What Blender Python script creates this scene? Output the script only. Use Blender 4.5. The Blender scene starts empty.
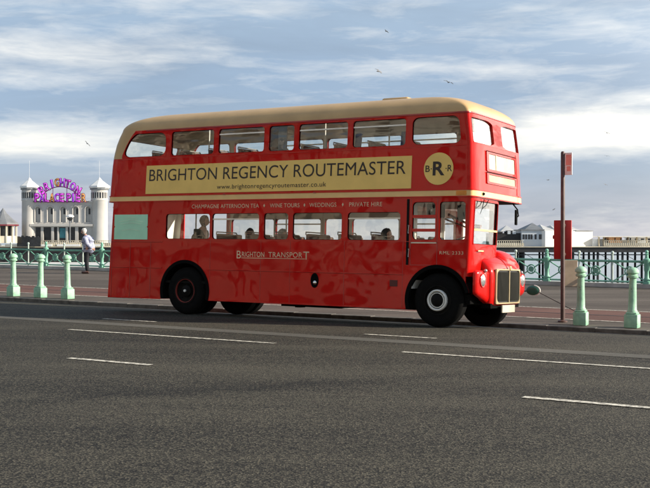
import bpy, bmesh, math, random
from mathutils import Vector, Matrix
from mathutils.geometry import tessellate_polygon
random.seed(7)
PI = math.pi
sc = bpy.context.scene
COL = sc.collection

# ---------------------------------------------------------------- frames
EYE = 1.587
HEAD = 0.546                                   # angle of the street to the picture plane
OX, OY = -2.988, 23.136                        # street origin (under the bus's rear near wheel)
DX, DY = math.cos(HEAD), -math.sin(HEAD)
NX, NY = math.sin(HEAD), math.cos(HEAD)
STREET = Matrix.Translation((OX, OY, 0)) @ Matrix.Rotation(-HEAD, 4, 'Z')

def lerp_tab(x, xs, ys):
    if x <= xs[0]: return ys[0]
    for i in range(len(xs) - 1):
        if x <= xs[i + 1]:
            f = (x - xs[i]) / (xs[i + 1] - xs[i]); return ys[i] * (1 - f) + ys[i + 1] * f
    return ys[-1]
def road_h(t, v): return lerp_tab(v, [-60, 0, 2.75], [0, 0, -.17]) + lerp_tab(v, [0, 2.75], [-.0065, -.008]) * max(-60, min(60, t))
def prom_h(t, v): return lerp_tab(v, [2.8, 3.3, 17, 40], [-.075, -.065, .13, .2]) - .0092 * max(-60, min(60, t))
def W(t, v, h): return Vector((OX + t * DX + v * NX, OY + t * DY + v * NY, h))

# ---------------------------------------------------------------- materials
def new_mat(name):
    m = bpy.data.materials.new(name); m.use_nodes = True
    nt = m.node_tree; nt.nodes.clear()
    return m, nt, nt.nodes.new('ShaderNodeOutputMaterial')
def rgb(c): return (c[0], c[1], c[2], 1)
def mat(name, col, rough=.5, metal=0, rust=0, coat=0, var=.12, scale=3, bump=0, bscale=20, emit=0, spec=.5, col2=None, wave=0, wscale=2.2, detail=4):
    m, nt, out = new_mat(name); N, L = nt.nodes, nt.links
    b = N.new('ShaderNodeBsdfPrincipled'); L.new(b.outputs[0], out.inputs[0])
    tc = N.new('ShaderNodeTexCoord')
    nz = N.new('ShaderNodeTexNoise'); nz.inputs['Scale'].default_value = scale; nz.inputs['Detail'].default_value = detail
    L.new(tc.outputs['Object'], nz.inputs['Vector'])
    mx = N.new('ShaderNodeMix'); mx.data_type = 'RGBA'
    c2 = col2 or tuple(min(1, c * (1 + var)) for c in col)
    c1 = col if col2 else tuple(c * (1 - var) for c in col)
    rp = N.new('ShaderNodeMapRange'); rp.inputs[1].default_value = .35; rp.inputs[2].default_value = .65
    L.new(nz.outputs[0], rp.inputs[0]); L.new(rp.outputs[0], mx.inputs[0])
    mx.inputs[6].default_value = rgb(c1); mx.inputs[7].default_value = rgb(c2)
    if rust:
        nr = N.new('ShaderNodeTexNoise'); nr.inputs['Scale'].default_value = 7; nr.inputs['Detail'].default_value = 9; nr.inputs['Roughness'].default_value = .7; L.new(tc.outputs['Object'], nr.inputs['Vector'])
        rr_ = N.new('ShaderNodeMapRange'); rr_.inputs[1].default_value = .60; rr_.inputs[2].default_value = .64; rr_.inputs[4].default_value = rust; L.new(nr.outputs[0], rr_.inputs[0])
        m2_ = N.new('ShaderNodeMix'); m2_.data_type = 'RGBA'; L.new(rr_.outputs[0], m2_.inputs[0]); L.new(mx.outputs[2], m2_.inputs[6]); m2_.inputs[7].default_value = (.14, .065, .03, 1); mx = m2_
    L.new(mx.outputs[2], b.inputs['Base Color'])
    b.inputs['Roughness'].default_value = rough; b.inputs['Metallic'].default_value = metal
    b.inputs['Coat Weight'].default_value = coat; b.inputs['Coat Roughness'].default_value = .04
    b.inputs['Specular IOR Level'].default_value = spec
    if emit:
        L.new(mx.outputs[2], b.inputs['Emission Color']); b.inputs['Emission Strength'].default_value = emit
    nrm = None
    if bump:
        n2 = N.new('ShaderNodeTexNoise'); n2.inputs['Scale'].default_value = bscale; n2.inputs['Detail'].default_value = 5
        L.new(tc.outputs['Object'], n2.inputs['Vector'])
        bp = N.new('ShaderNodeBump'); bp.inputs['Strength'].default_value = bump; bp.inputs['Distance'].default_value = .01
        L.new(n2.outputs[0], bp.inputs['Height']); nrm = bp
    if wave:                                   # slow ripples in sheet metal
        n3 = N.new('ShaderNodeTexNoise'); n3.inputs['Scale'].default_value = wscale; n3.inputs['Detail'].default_value = 1.2
        L.new(tc.outputs['Object'], n3.inputs['Vector'])
        bp = N.new('ShaderNodeBump'); bp.inputs['Strength'].default_value = 1; bp.inputs['Distance'].default_value = wave
        L.new(n3.outputs[0], bp.inputs['Height'])
        if nrm: L.new(nrm.outputs[0], bp.inputs['Normal'])
        nrm = bp
    if nrm:
        L.new(nrm.outputs[0], b.inputs['Normal'])
        if wave: L.new(nrm.outputs[0], b.inputs['Coat Normal'])
    return m

def glass_mat(name, tint, refl=1.0):
    m, nt, out = new_mat(name); N, L = nt.nodes, nt.links
    tr = N.new('ShaderNodeBsdfTransparent'); tr.inputs[0].default_value = rgb(tint)
    gl = N.new('ShaderNodeBsdfGlossy'); gl.inputs['Roughness'].default_value = .03
    nz = N.new('ShaderNodeTexNoise'); nz.inputs['Scale'].default_value = 1.3
    bp = N.new('ShaderNodeBump'); bp.inputs['Distance'].default_value = .01
    L.new(nz.outputs[0], bp.inputs['Height']); L.new(bp.outputs[0], gl.inputs['Normal'])
    fr = N.new('ShaderNodeFresnel'); geo = N.new('ShaderNodeNewGeometry'); io = N.new('ShaderNodeMath'); io.operation = 'MULTIPLY_ADD'; io.inputs[1].default_value = .625 - 1.6; io.inputs[2].default_value = 1.6
    L.new(geo.outputs['Backfacing'], io.inputs[0]); L.new(io.outputs[0], fr.inputs['IOR'])
    mu = N.new('ShaderNodeMath'); mu.operation = 'MULTIPLY'; mu.inputs[1].default_value = refl; mu.use_clamp = True
    L.new(fr.outputs[0], mu.inputs[0])
    mx = N.new('ShaderNodeMixShader'); L.new(mu.outputs[0], mx.inputs[0]); L.new(tr.outputs[0], mx.inputs[1]); L.new(gl.outputs[0], mx.inputs[2])
    L.new(mx.outputs[0], out.inputs[0])
    return m

def asphalt(name, c_dark, c_light, speck=.5, scale=110, patch=True, rough=.85, bump=.6, joint=False, big_=1.5):
    m, nt, out = new_mat(name); N, L = nt.nodes, nt.links
    b = N.new('ShaderNodeBsdfPrincipled'); L.new(b.outputs[0], out.inputs[0])
    b.inputs['Roughness'].default_value = rough; b.inputs['Specular IOR Level'].default_value = .3
    tc = N.new('ShaderNodeTexCoord')
    vo = N.new('ShaderNodeTexVoronoi'); vo.inputs['Scale'].default_value = scale; L.new(tc.outputs['Object'], vo.inputs['Vector'])
    sep = N.new('ShaderNodeSeparateColor'); L.new(vo.outputs['Color'], sep.inputs[0])
    big = N.new('ShaderNodeTexNoise'); big.inputs['Scale'].default_value = .35; big.inputs['Detail'].default_value = 6; big.inputs['Roughness'].default_value = .62
    mp = N.new('ShaderNodeMapping'); mp.inputs['Rotation'].default_value = (0, 0, HEAD); L.new(tc.outputs['Object'], mp.inputs[0])
    mp.inputs['Scale'].default_value = (.35, 1.6, 1)
    L.new(mp.outputs[0], big.inputs['Vector'])
    mid = N.new('ShaderNodeTexNoise'); mid.inputs['Scale'].default_value = 22; mid.inputs['Detail'].default_value = 5; mid.inputs['Roughness'].default_value = .7
    L.new(tc.outputs['Object'], mid.inputs['Vector'])
    def math_(op, a, b_=None, c=None):
        n = N.new('ShaderNodeMath'); n.operation = op
        for i, x in enumerate((a, b_, c)):
            if x is None: continue
            if isinstance(x, (int, float)): n.inputs[i].default_value = x
            else: L.new(x, n.inputs[i])
        return n.outputs[0]
    pw = math_('POWER', sep.outputs[0], 2.6)
    s = math_('MULTIPLY_ADD', pw, speck, 0)
    mm = math_('MULTIPLY_ADD', mid.outputs[0], .8, -.36)
    s = math_('ADD', s, mm)
    bb = math_('MULTIPLY_ADD', big.outputs[0], big_, .07 - big_ / 2)
    s = math_('ADD', s, bb)
    if joint:                                  # one old reinstatement line, darker, wandering across the carriageway
        xyz = N.new('ShaderNodeSeparateXYZ'); L.new(tc.outputs['Object'], xyz.inputs[0]); X_, Y_ = xyz.outputs[0], xyz.outputs[1]
        cur = math_('ADD', math_('MULTIPLY_ADD', X_, .47, 12.5), math_('MULTIPLY', math_('MULTIPLY', X_, X_), -.022))
        wob = N.new('ShaderNodeTexNoise'); wob.inputs['Scale'].default_value = 1.1; wob.inputs['Detail'].default_value = 5; L.new(tc.outputs['Object'], wob.inputs['Vector'])
        dd0 = math_('ADD', math_('SUBTRACT', Y_, cur), math_('MULTIPLY_ADD', wob.outputs[0], 1.0, -.5))
        g1 = math_('EXPONENT', math_('MULTIPLY', math_('MULTIPLY', dd0, dd0), -14))
        fade = math_('MULTIPLY_ADD', X_, -.16, .95); fade = math_('MAXIMUM', math_('MINIMUM', fade, 1.0), 0.0)
        s = math_('SUBTRACT', s, math_('MULTIPLY', math_('MULTIPLY', g1, fade), .27))
        st = N.new('ShaderNodeTexNoise'); st.inputs['Scale'].default_value = .9; st.inputs['Detail'].default_value = 3; L.new(tc.outputs['Object'], st.inputs['Vector'])
        sm = N.new('ShaderNodeMapRange'); sm.inputs[1].default_value = .66; sm.inputs[2].default_value = .74; sm.inputs[4].default_value = .16; L.new(st.outputs[0], sm.inputs[0])
        s = math_('SUBTRACT', s, sm.outputs[0])
    mx = N.new('ShaderNodeMix'); mx.data_type = 'RGBA'; L.new(s, mx.inputs[0])
    mx.inputs[6].default_value = rgb(c_dark); mx.inputs[7].default_value = rgb(c_light)
    L.new(mx.outputs[2], b.inputs['Base Color'])
    bp = N.new('ShaderNodeBump'); bp.inputs['Strength'].default_value = bump; bp.inputs['Distance'].default_value = .006
    hh = math_('ADD', vo.outputs['Distance'], mid.outputs[0])
    L.new(hh, bp.inputs['Height']); L.new(bp.outputs[0], b.inputs['Normal'])
    return m

M = {}
RED = (.55, .006, .004)
M['red'] = mat('red_paint', RED, .4, coat=.42, spec=.04, var=.06, scale=1.2, wave=.014, wscale=1.7)
M['red_smooth'] = mat('red_paint_pressed', RED, .38, coat=.45, spec=.1, var=.05, wave=.002, wscale=3)
M['red_dull'] = mat('red_frame_paint', (.36, .008, .01), .4, coat=.4, var=.1)
M['cream'] = mat('cream_paint', (.80, .52, .21), .35, spec=.3, coat=.4, var=.05, wave=.003)
M['roof'] = mat('roof_cream_paint', (.54, .35, .16), .45, spec=.3, coat=.25, var=.09, scale=1.5, wave=.003)
M['board'] = mat('cream_sign_vinyl', (.92, .62, .19), .6, spec=.2, var=.04)
M['ink'] = mat('dark_brown_lettering', (.022, .012, .010), .5)
M['gold'] = mat('pale_gold_lettering', (.72, .55, .36), .5)
M['black'] = mat('black_rubber', (.004, .004, .004), .9, spec=.08, bump=.3, bscale=60)
M['tyre'] = mat('tyre_rubber', (.005, .005, .005), .9, spec=.12, bump=.5, bscale=40)
M['darkmetal'] = mat('dark_chassis', (.006, .0055, .005), .8, spec=.2, var=.4)
M['gilt'] = mat('gilt_grille_trim', (.52, .42, .24), .35, metal=.3, var=.1)
M['chrome'] = mat('chrome', (.75, .74, .72), .16, metal=1, var=.05)
M['alu'] = mat('dull_aluminium', (.62, .60, .56), .4, metal=.8, var=.1)
M['white'] = mat('white_gloss_paint', (.8, .79, .74), .4, var=.06)
M['hubdark'] = mat('dark_red_hub', (.035, .010, .010), .45, var=.3)
M['lining'] = mat('cream_lining', (.80, .74, .60), .6, var=.12, scale=2)
M['lining_low'] = mat('pale_panel_lining', (.80, .78, .70), .6, var=.12, scale=2)
M['seat'] = mat('moquette_seat', (.10, .085, .06), .9, col2=(.17, .05, .04), scale=30)
M['green_notice'] = mat('mint_green_notice', (.46, .84, .60), .5, var=.05)
M['green_pale'] = mat('pale_green_print', (.55, .85, .62), .5)
M['amber'] = mat('amber_plastic', (.75, .25, .02), .3)
M['lamp'] = mat('lamp_glass', (.55, .57, .57), .10, metal=.7, var=.15, scale=25)
M['plate'] = mat('blank_pale_plate', (.52, .46, .36), .6)
M['blind'] = mat('pale_destination_blind', (.50, .48, .42), .8)
M['glass'] = glass_mat('window_glass', (.95, .97, .94), 1.4)
M['glass_w'] = glass_mat('windscreen_glass', (.85, .89, .86), 1.9)
M['grille'] = mat('radiator_core', (.012, .012, .010), .5)
M['mint'] = mat('mint_green_iron', (.34, .58, .41), .55, rust=.75, col2=(.25, .47, .33), scale=9, detail=8, bump=.35, bscale=30)
M['mint_far'] = mat('sea_green_iron', (.18, .42, .31), .5, rust=.6, var=.2, scale=3)
M['mint_pale'] = mat('pale_weathered_iron', (.46, .54, .48), .55, var=.15)
M['stone'] = mat('pale_stone_plinth', (.46, .44, .40), .8, var=.2, scale=2, bump=.3)
M['granite'] = mat('granite_kerb', (.11, .10, .085), .8, var=.3, scale=6, bump=.5, bscale=40)
M['road'] = asphalt('road_asphalt', (.006, .0053, .0042), (.090, .080, .058), 1.15, 62, bump=1.0, joint=True)
M['road_strip'] = asphalt('smooth_light_asphalt', (.085, .08, .068), (.17, .16, .135), .2, 120)
M['road_dark'] = asphalt('dark_worn_asphalt', (.003, .003, .002), (.085, .077, .060), 1.2, 62, bump=1.0)
M['prom'] = asphalt('promenade_asphalt', (.07, .056, .045), (.17, .142, .118), .2, 90, big_=2.8)
M['cycle'] = asphalt('red_cycle_surface', (.10, .048, .037), (.175, .085, .065), .2, 90, big_=2.4)
M['dark_strip'] = mat('dark_strip_surface', (.022, .020, .017), .6, var=.3)  # dark tone shared by the cycle lane stripe and the painted kerb shade
def worn_paint():
    m, nt, out = new_mat('worn_white_road_paint'); N, L = nt.nodes, nt.links
    b = N.new('ShaderNodeBsdfPrincipled'); L.new(b.outputs[0], out.inputs[0]); b.inputs['Roughness'].default_value = .7
    tc = N.new('ShaderNodeTexCoord')
    a = N.new('ShaderNodeTexNoise'); a.inputs['Scale'].default_value = 14; a.inputs['Detail'].default_value = 7; a.inputs['Roughness'].default_value = .75
    L.new(tc.outputs['Object'], a.inputs['Vector'])
    r = N.new('ShaderNodeMapRange'); r.inputs[1].default_value = .40; r.inputs[2].default_value = .55; L.new(a.outputs[0], r.inputs[0])
    mx = N.new('ShaderNodeMix'); mx.data_type = 'RGBA'; L.new(r.outputs[0], mx.inputs[0])
    mx.inputs[6].default_value = rgb((.13, .12, .10)); mx.inputs[7].default_value = rgb((.66, .62, .52))
    L.new(mx.outputs[2], b.inputs['Base Color']); return m
M['paint'] = worn_paint()
M['pier_white'] = mat('whitewashed_wall', (.54, .52, .485), .8, col2=(.44, .42, .39), scale=.35, detail=7)
M['pier_bright'] = mat('bright_white_boards', (.80, .79, .76), .7, var=.04, scale=.5)
M['pier_grey'] = mat('pale_grey_boards', (.52, .56, .60), .7, var=.06, scale=.4)
M['pier_cream'] = mat('cream_boards', (.60, .53, .40), .8, var=.2, scale=.35)
M['slate'] = mat('grey_slate', (.17, .18, .19), .6, var=.2, scale=.6)
M['slate_light'] = mat('pale_lead_roof', (.48, .48, .47), .5, var=.15, scale=.6)
M['pier_iron'] = mat('dark_pier_iron', (.018, .018, .020), .7, var=.4, scale=.4)
M['pier_win'] = mat('dark_window', (.02, .022, .025), .2, var=.3)
M['teal'] = mat('teal_shopfront', (.05, .22, .26), .4, var=.2)
M['maroon'] = mat('maroon_trim', (.16, .02, .03), .6)
M['sign_red'] = mat('dark_red_sign', (.36, .012, .012), .5, var=.08)
M['pole'] = mat('brown_painted_pole', (.085, .048, .042), .5, rust=.5, var=.3, scale=6)
M['flag_red'] = mat('faded_red_flag', (.80, .30, .24), .5)
M['skin'] = mat('skin', (.52, .28, .20), .55, var=.08)
M['hair_white'] = mat('white_hair', (.70, .68, .63), .8, bump=.6, bscale=60)
M['hair_dark'] = mat('dark_hair', (.02, .014, .011), .6, bump=.6, bscale=60)
M['hair_grey'] = mat('grey_hair', (.2, .2, .2), .7, bump=.6, bscale=60)
M['jacket'] = mat('lavender_patterned_jacket', (.20, .22, .34), .85, col2=(.52, .54, .66), scale=9, detail=2)
M['trousers'] = mat('dark_navy_trousers', (.012, .013, .018), .85)
M['shoe'] = mat('brown_shoes', (.05, .02, .015), .5)
M['coat_dark'] = mat('olive_brown_coat', (.07, .06, .04), .9, var=.3, scale=8)
M['coat_beige'] = mat('beige_top', (.55, .42, .30), .9)
M['coat_grey'] = mat('grey_top', (.2, .21, .22), .9)
M['coat_black'] = mat('black_top', (.02, .02, .022), .9)
M['bird'] = mat('gull_feathers', (.10, .10, .11), .8, col2=(.3, .3, .3), scale=8)
M['beige'] = mat('weathered_beige_board', (.50, .38, .26), .8, var=.2, scale=2)
M['kiosk_green'] = mat('dark_green_enamel', (.03, .13, .09), .35, var=.2)

# ---------------------------------------------------------------- object helpers
def obj(name, bm, m, parent=None, smooth=None, keep=False):
    me = bpy.data.meshes.new(name)
    bmesh.ops.recalc_face_normals(bm, faces=bm.faces) if not keep else None
    bm.to_mesh(me); bm.free()
    for mm in (m if isinstance(m, (list, tuple)) else [m]): me.materials.append(mm)
    o = bpy.data.objects.new(name, me); COL.objects.link(o)
    if smooth is not None:
        me.polygons.foreach_set('use_smooth', [True] * len(me.polygons))
        if smooth < 180: me.set_sharp_from_angle(angle=math.radians(smooth))
    if parent: o.parent = parent
    return o
def tag(o, label=None, cat=None, group=None, kind=None):
    if label: o['label'] = label
    if cat: o['category'] = cat
    if group: o['group'] = group
    if kind: o['kind'] = kind
    return o
def empty(name, loc=(0, 0, 0), rz=0, label=None, cat=None, group=None):
    o = bpy.data.objects.new(name, None); COL.objects.link(o); o.empty_display_size = .2
    o.location = loc; o.rotation_euler = (0, 0, rz); return tag(o, label, cat, group)
def dup(root, loc, rz=None, label=None):
    r = root.copy(); COL.objects.link(r); r.location = loc
    if rz is not None: r.rotation_euler = (0, 0, rz)
    if label: r['label'] = label
    for ch in list(root.children):
        c = ch.copy(); COL.objects.link(c); c.parent = r
        for g in list(ch.children):
            d = g.copy(); COL.objects.link(d); d.parent = c
    return r

def box(bm, x0, x1, y0, y1, z0, z1, bev=0, seg=2, mx=None):
    r = bmesh.ops.create_cube(bm, size=1)
    vs = r['verts']
    for v in vs:
        v.co = Vector(((x0 + x1) / 2 + v.co.x * (x1 - x0), (y0 + y1) / 2 + v.co.y * (y1 - y0), (z0 + z1) / 2 + v.co.z * (z1 - z0)))
    if bev:
        es = list({e for v in vs for e in v.link_edges})
        rr = bmesh.ops.bevel(bm, geom=es, offset=bev, segments=seg, affect='EDGES', profile=.5)
        vs = list({v for f in rr['faces'] for v in f.verts} | {v for v in vs if v.is_valid})
    if mx is not None:
        for v in vs: v.co = mx @ v.co
    return vs
def lathe(bm, prof, n=24, mx=None, cap=True):
    rings = []
    for r, z in prof:
        ring = []
        for i in range(n):
            a = 2 * PI * i / n; p = Vector((r * math.cos(a), r * math.sin(a), z))
            ring.append(bm.verts.new(mx @ p if mx is not None else p))
        rings.append(ring)
    for a, b in zip(rings, rings[1:]):
        for i in range(n): bm.faces.new((a[i], a[(i + 1) % n], b[(i + 1) % n], b[i]))
    if cap:
        bm.faces.new(rings[0]); bm.faces.new(rings[-1])
def tube(bm, pts, r, n=8, cap=True):
    pts = [Vector(p) for p in pts]; rs = r if isinstance(r, (list, tuple)) else [r] * len(pts)
    rings = []
    for i, p in enumerate(pts):
        d = (pts[min(i + 1, len(pts) - 1)] - pts[max(i - 1, 0)]).normalized()
        u = d.cross(Vector((0, 0, 1)));
        if u.length < .05: u = d.cross(Vector((0, 1, 0)))
        u.normalize(); w = d.cross(u)
        rings.append([bm.verts.new(p + rs[i] * (math.cos(2 * PI * k / n) * u + math.sin(2 * PI * k / n) * w)) for k in range(n)])
    for a, b in zip(rings, rings[1:]):
        for i in range(n): bm.faces.new((a[i], a[(i + 1) % n], b[(i + 1) % n], b[i]))
    if cap: bm.faces.new(rings[0]); bm.faces.new(rings[-1])
def ball(bm, c, r, sx=1, sy=1, sz=1, seg=16, mx=None):
    res = bmesh.ops.create_uvsphere(bm, u_segments=seg, v_segments=max(6, seg // 2), radius=r)
    for v in res['verts']:
        v.co = Vector((v.co.x * sx + c[0], v.co.y * sy + c[1], v.co.z * sz + c[2]))
        if mx is not None: v.co = mx @ v.co
    return res['verts']
def NB(): return bmesh.new()

_font_cache = {}
def text_bm(s, width, height, spacing=1.0, bold=0.0):
    """letters as a flat bmesh in (x right, y up), lower left corner at 0,0, fitted to width x height"""
    cu = bpy.data.curves.new('t', 'FONT'); cu.body = s; cu.space_character = spacing; cu.offset = bold; cu.resolution_u = 6
    o = bpy.data.objects.new('t', cu); COL.objects.link(o)
    dg = bpy.context.evaluated_depsgraph_get(); me = bpy.data.meshes.new_from_object(o.evaluated_get(dg))
    bm = NB(); bm.from_mesh(me)
    xs = [v.co.x for v in bm.verts]; ys = [v.co.y for v in bm.verts]
    x0, x1, y0, y1 = min(xs), max(xs), min(ys), max(ys)
    for v in bm.verts:
        v.co.x = (v.co.x - x0) / (x1 - x0) * width; v.co.y = (v.co.y - y0) / (y1 - y0) * height; v.co.z = 0
    bpy.data.objects.remove(o); bpy.data.curves.remove(cu); bpy.data.meshes.remove(me)
    return bm
def map_bm(bm, f):
    for v in bm.verts: v.co = f(v.co)
    return bm
def merge(dst, src, f=None):
    if f: map_bm(src, f)
    me = bpy.data.meshes.new('tmp'); src.to_mesh(me); src.free(); dst.from_mesh(me); bpy.data.meshes.remove(me)
def thicken(bm, vec):
    fs = list(bm.faces)
    r = bmesh.ops.extrude_face_region(bm, geom=fs)
    for v in r['geom']:
        if isinstance(v, bmesh.types.BMVert): v.co += Vector(vec)

# ================================================================= THE BUS
BUSMX = Matrix.Translation((OX, OY, 0)) @ Matrix.Rotation(-HEAD, 4, 'Z') @ Matrix.Rotation(-.0323, 4, 'X') @ Matrix.Rotation(.0054, 4, 'Y')
bus = bpy.data.objects.new('double_decker_bus', None); COL.objects.link(bus); bus.matrix_world = BUSMX
tag(bus, 'red vintage double decker bus with cream roof and long cream name board', 'bus')

HT = [.28, 1.34, 2.475, 3.23, 3.45, 3.67, 3.85, 3.97]
SR = [-2.38, -2.345, -2.26, -2.235, -2.22, -2.19, -2.13, -2.07]
LR = [.22, .22, .22, .24, .28, .38, .46, .51]
def prof(h):
    """rear s, rear corner length, front s, front corner length, half width"""
    if h <= 3.97:
        return (lerp_tab(h, HT, SR), lerp_tab(h, HT, LR), lerp_tab(h, [2.4, 3.4, 3.97], [6.60, 6.55, 6.47]),
                .15, 1.22 - max(0, h - 2.6) * .042)
    y = min(1, (h - 3.97) / .415); c = math.sqrt(max(0, 1 - y * y))
    sr = .3 - 2.37 * c ** .5; sf = 4.4 + 2.07 * c ** .48
    hw = (1.22 - 1.37 * .042) * max(c ** .52, .015)
    return sr, .51 + .3 * (1 - c), sf, .15 + .9 * (1 - c) ** 1.0, hw
QF0, QFC, QF1 = 6.25, 2.0, 8.25                 # q on the near side up to 6.25, then 2.0 round the front, then the far side
QR0 = QF1 + 8.05                               # far side length 8.05, then 2.0 round the rear
QEND = QR0 + 2.0
def cap(f, n):
    th = PI * f; x = -math.copysign(abs(math.cos(th)) ** (2 / n), math.cos(th)); return x, abs(math.sin(th)) ** (2 / n)
def bp0(q, h):
    sr, lr, sf, lf, hw = prof(h); s0 = sr + lr; s1 = sf - lf; n = 5.0 if h < 3.97 else 5.0 - 1.8 * min(1, (h - 3.97) / .415)
    def side(qq):
        if qq < -1.2: return s0 + (qq + 1.8) / .6 * (-1.2 - s0) if s0 < -1.2 else s0 + (qq + 1.8) / 8.05 * (s1 - s0)
        if s0 >= -1.2: return s0 + (qq + 1.8) / 8.05 * (s1 - s0)
        if qq > 5.2: return 5.2 + (qq - 5.2) / 1.05 * (s1 - 5.2)
        if s1 < 5.2: return s0 + (qq + 1.8) / 8.05 * (s1 - s0)
        return qq
    q = q if q <= QEND else q - (QEND + 1.8)
    if q <= QF0: return Vector((side(q), 1.22 - hw, h))
    if q < QF1:
        x, y = cap((q - QF0) / QFC, n); return Vector((s1 + lf * y, 1.22 + hw * x, h))
    if q <= QR0: return Vector((side(QF0 - (q - QF1)), 1.22 + hw, h))
    x, y = cap((q - QR0) / 2.0, n); return Vector((s0 - lr * y, 1.22 - hw * x, h))
def BP(q, h, d=0):
    p = bp0(q, h)
    if d:
        e = .004
        tq = bp0(q + e, h) - bp0(q - e, h); th = bp0(q, min(4.384, h + e)) - bp0(q, h - e)
        n = tq.cross(th)
        if n.length > 1e-12: p = p + n.normalized() * d
    return p
def qfront(w, h=3.4):                           # q of a point of the front at width w
    x = (w - 1.22) / prof(h)[4]; x = max(-1, min(1, x)); c = -math.copysign(abs(x) ** 2.5, x); return QF0 + QFC * math.acos(c) / PI
FLATN = lambda q, h, d=0: Vector((q, 0 - d, h))   # flat near side, d outwards

def grid(fn, qs, hs, skip=lambda q, h: False, d=0, bm=None, closed=False):
    bm = bm or NB(); vv = {}
    def g(i, j):
        if (i, j) not in vv: vv[(i, j)] = bm.verts.new(fn(qs[i], hs[j], d))
        return vv[(i, j)]
    for i in range(len(qs) - 1):
        for j in range(len(hs) - 1):
            if skip((qs[i] + qs[i + 1]) / 2, (hs[j] + hs[j + 1]) / 2): continue
            bm.faces.new((g(i, j), g(i + 1, j), g(i + 1, j + 1), g(i, j + 1)))
    return bm
def rrect(x0, x1, y0, y1, r, seg=5, sub=10):
    """closed loop, counterclockwise from lower left, the edges subdivided"""
    pts = []
    cs = [(x1 - r, y0 + r, -PI / 2), (x1 - r, y1 - r, 0), (x0 + r, y1 - r, PI / 2), (x0 + r, y0 + r, PI)]
    loop = []
    for cx, cy, a0 in cs:
        loop.append([(cx + r * math.cos(a0 + PI / 2 * k / seg), cy + r * math.sin(a0 + PI / 2 * k / seg)) for k in range(seg + 1)])
    for i in range(4):
        pts += loop[i]
        a, b = loop[i][-1], loop[(i + 1) % 4][0]
        for k in range(1, sub): pts.append((a[0] + (b[0] - a[0]) * k / sub, a[1] + (b[1] - a[1]) * k / sub))
    return pts
def ring_part(fn, x0, x1, y0, y1, lap, inset, r, d_out, d_in, seg=5, sub=10):
    """window surround: outer edge lap outside the hole, opening inset inside it with rounded corners"""
    bm = NB()
    A = rrect(x0 - lap, x1 + lap, y0 - lap, y1 + lap, .012 + lap * .5, seg, sub)
    B = rrect(x0 + inset, x1 - inset, y0 + inset, y1 - inset, r, seg, sub)
    n = len(A)
    va0 = [bm.verts.new(fn(p[0], p[1], d_in)) for p in A]; va = [bm.verts.new(fn(p[0], p[1], d_out)) for p in A]
    vb = [bm.verts.new(fn(p[0], p[1], d_out)) for p in B]; vc = [bm.verts.new(fn(p[0], p[1], d_in)) for p in B]
    for i in range(n):
        j = (i + 1) % n
        for L in ((va0, va), (va, vb), (vb, vc)): bm.faces.new((L[0][i], L[0][j], L[1][j], L[1][i]))
    return bm

def window(fn, x0, x1, y0, y1, r=.06, lap=.012, inset=.003, gm=None, fm=None, bar=None, parent=None, name='window', d0=.004, glass_d=-.03, black=True, d_in=-.055):
    g = obj(name, grid(fn, [x0 + (x1 - x0) * k / 12 for k in range(13)], [y0 + (y1 - y0) * k / 6 for k in range(7)], d=glass_d), gm or M['glass'], parent or bus, keep=True, smooth=180)
    obj('window_frame', ring_part(fn, x0, x1, y0, y1, lap, inset, r, d0, d_in), fm or M['red'], g, smooth=35)
    if black:
        obj('rubber_seal', ring_part(fn, x0, x1, y0, y1, -inset * .5, inset + .008, max(.02, r - .008), -.012, -.035), M['black'], g, smooth=35)
    if bar:
        b = NB()
        for k in range(8):
            q0 = x0 + (x1 - x0) * k / 8; q1 = x0 + (x1 - x0) * (k + 1) / 8
            pts = [fn(q, hh, dd) for q in (q0, q1) for hh, dd in ((bar, -.012), (bar + .028, -.012), (bar + .028, -.045), (bar, -.045))]
            vs = [b.verts.new(p) for p in pts]
            for i in range(4): b.faces.new((vs[i], vs[(i + 1) % 4], vs[4 + (i + 1) % 4], vs[4 + i]))
        obj('slider_rail', b, M['alu'], g)
    return g

# ---- upper deck shell
UW = [(-1.72, -.63), (-.485, .657), (.777, 1.935), (2.05, 2.66), (2.77, 3.90), (4.01, 5.163), (5.285, 6.17)]   # near side upper windows in q
UH0, UH1 = 3.385, 3.905
BARS = {2: 3.775, 4: 3.765, 5: 3.765, 1: None}
FW = [(qfront(.10), qfront(1.165)), (qfront(1.245), qfront(2.33))]
FH0, FH1 = 3.40, 3.88
def far(q): return QF1 + (QF0 - q)
holes = [(a, b, UH0, UH1) for a, b in UW] + [(a, b, FH0, FH1) for a, b in FW] + [(far(b), far(a), UH0, UH1) for a, b in UW]
rear_w = [(QR0 + .5, QR0 + 1.5, 3.35, 3.84)]
holes += rear_w
qs = set([-1.8, -1.5, -1.2, -.9])
for a, b, _, _ in holes: qs |= {a, b}
qs |= {QF0 + QFC * k / 48 for k in range(49)} | {QR0 + 2.0 * k / 40 for k in range(41)} | {far(-1.8), far(-1.5), far(-1.2)} | {QF0, QF1, QR0}
for a in (0, 1.3, 3.3, 4.6, 5.8): qs |= {a, far(a)}
qs = sorted(qs)
def clean(l, e=1e-4):
    o = [l[0]]
    for x in l[1:]:
        if x - o[-1] > e: o.append(x)
    return o
qs = clean([q for q in qs if q <= QEND])
hs = clean(sorted({2.52, 2.9, 3.2, 3.35, 3.36, UH0, 3.40, 3.5, 3.6, 3.67, 3.75, 3.84, 3.88, UH1, 3.94, 3.97}))
def in_hole(q, h): return any(a < q < b and c < h < d for a, b, c, d in holes)
def is_cream(q, h):
    if h > 3.965: return True
    if h > 3.36 and (q < -1.75 or far(-1.75) < q): return True
    return False
shell = grid(BP, qs, hs, lambda q, h: in_hole(q, h) or is_cream(q, h))
obj('upper_body', shell, M['red'], bus, smooth=40, keep=True)
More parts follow.
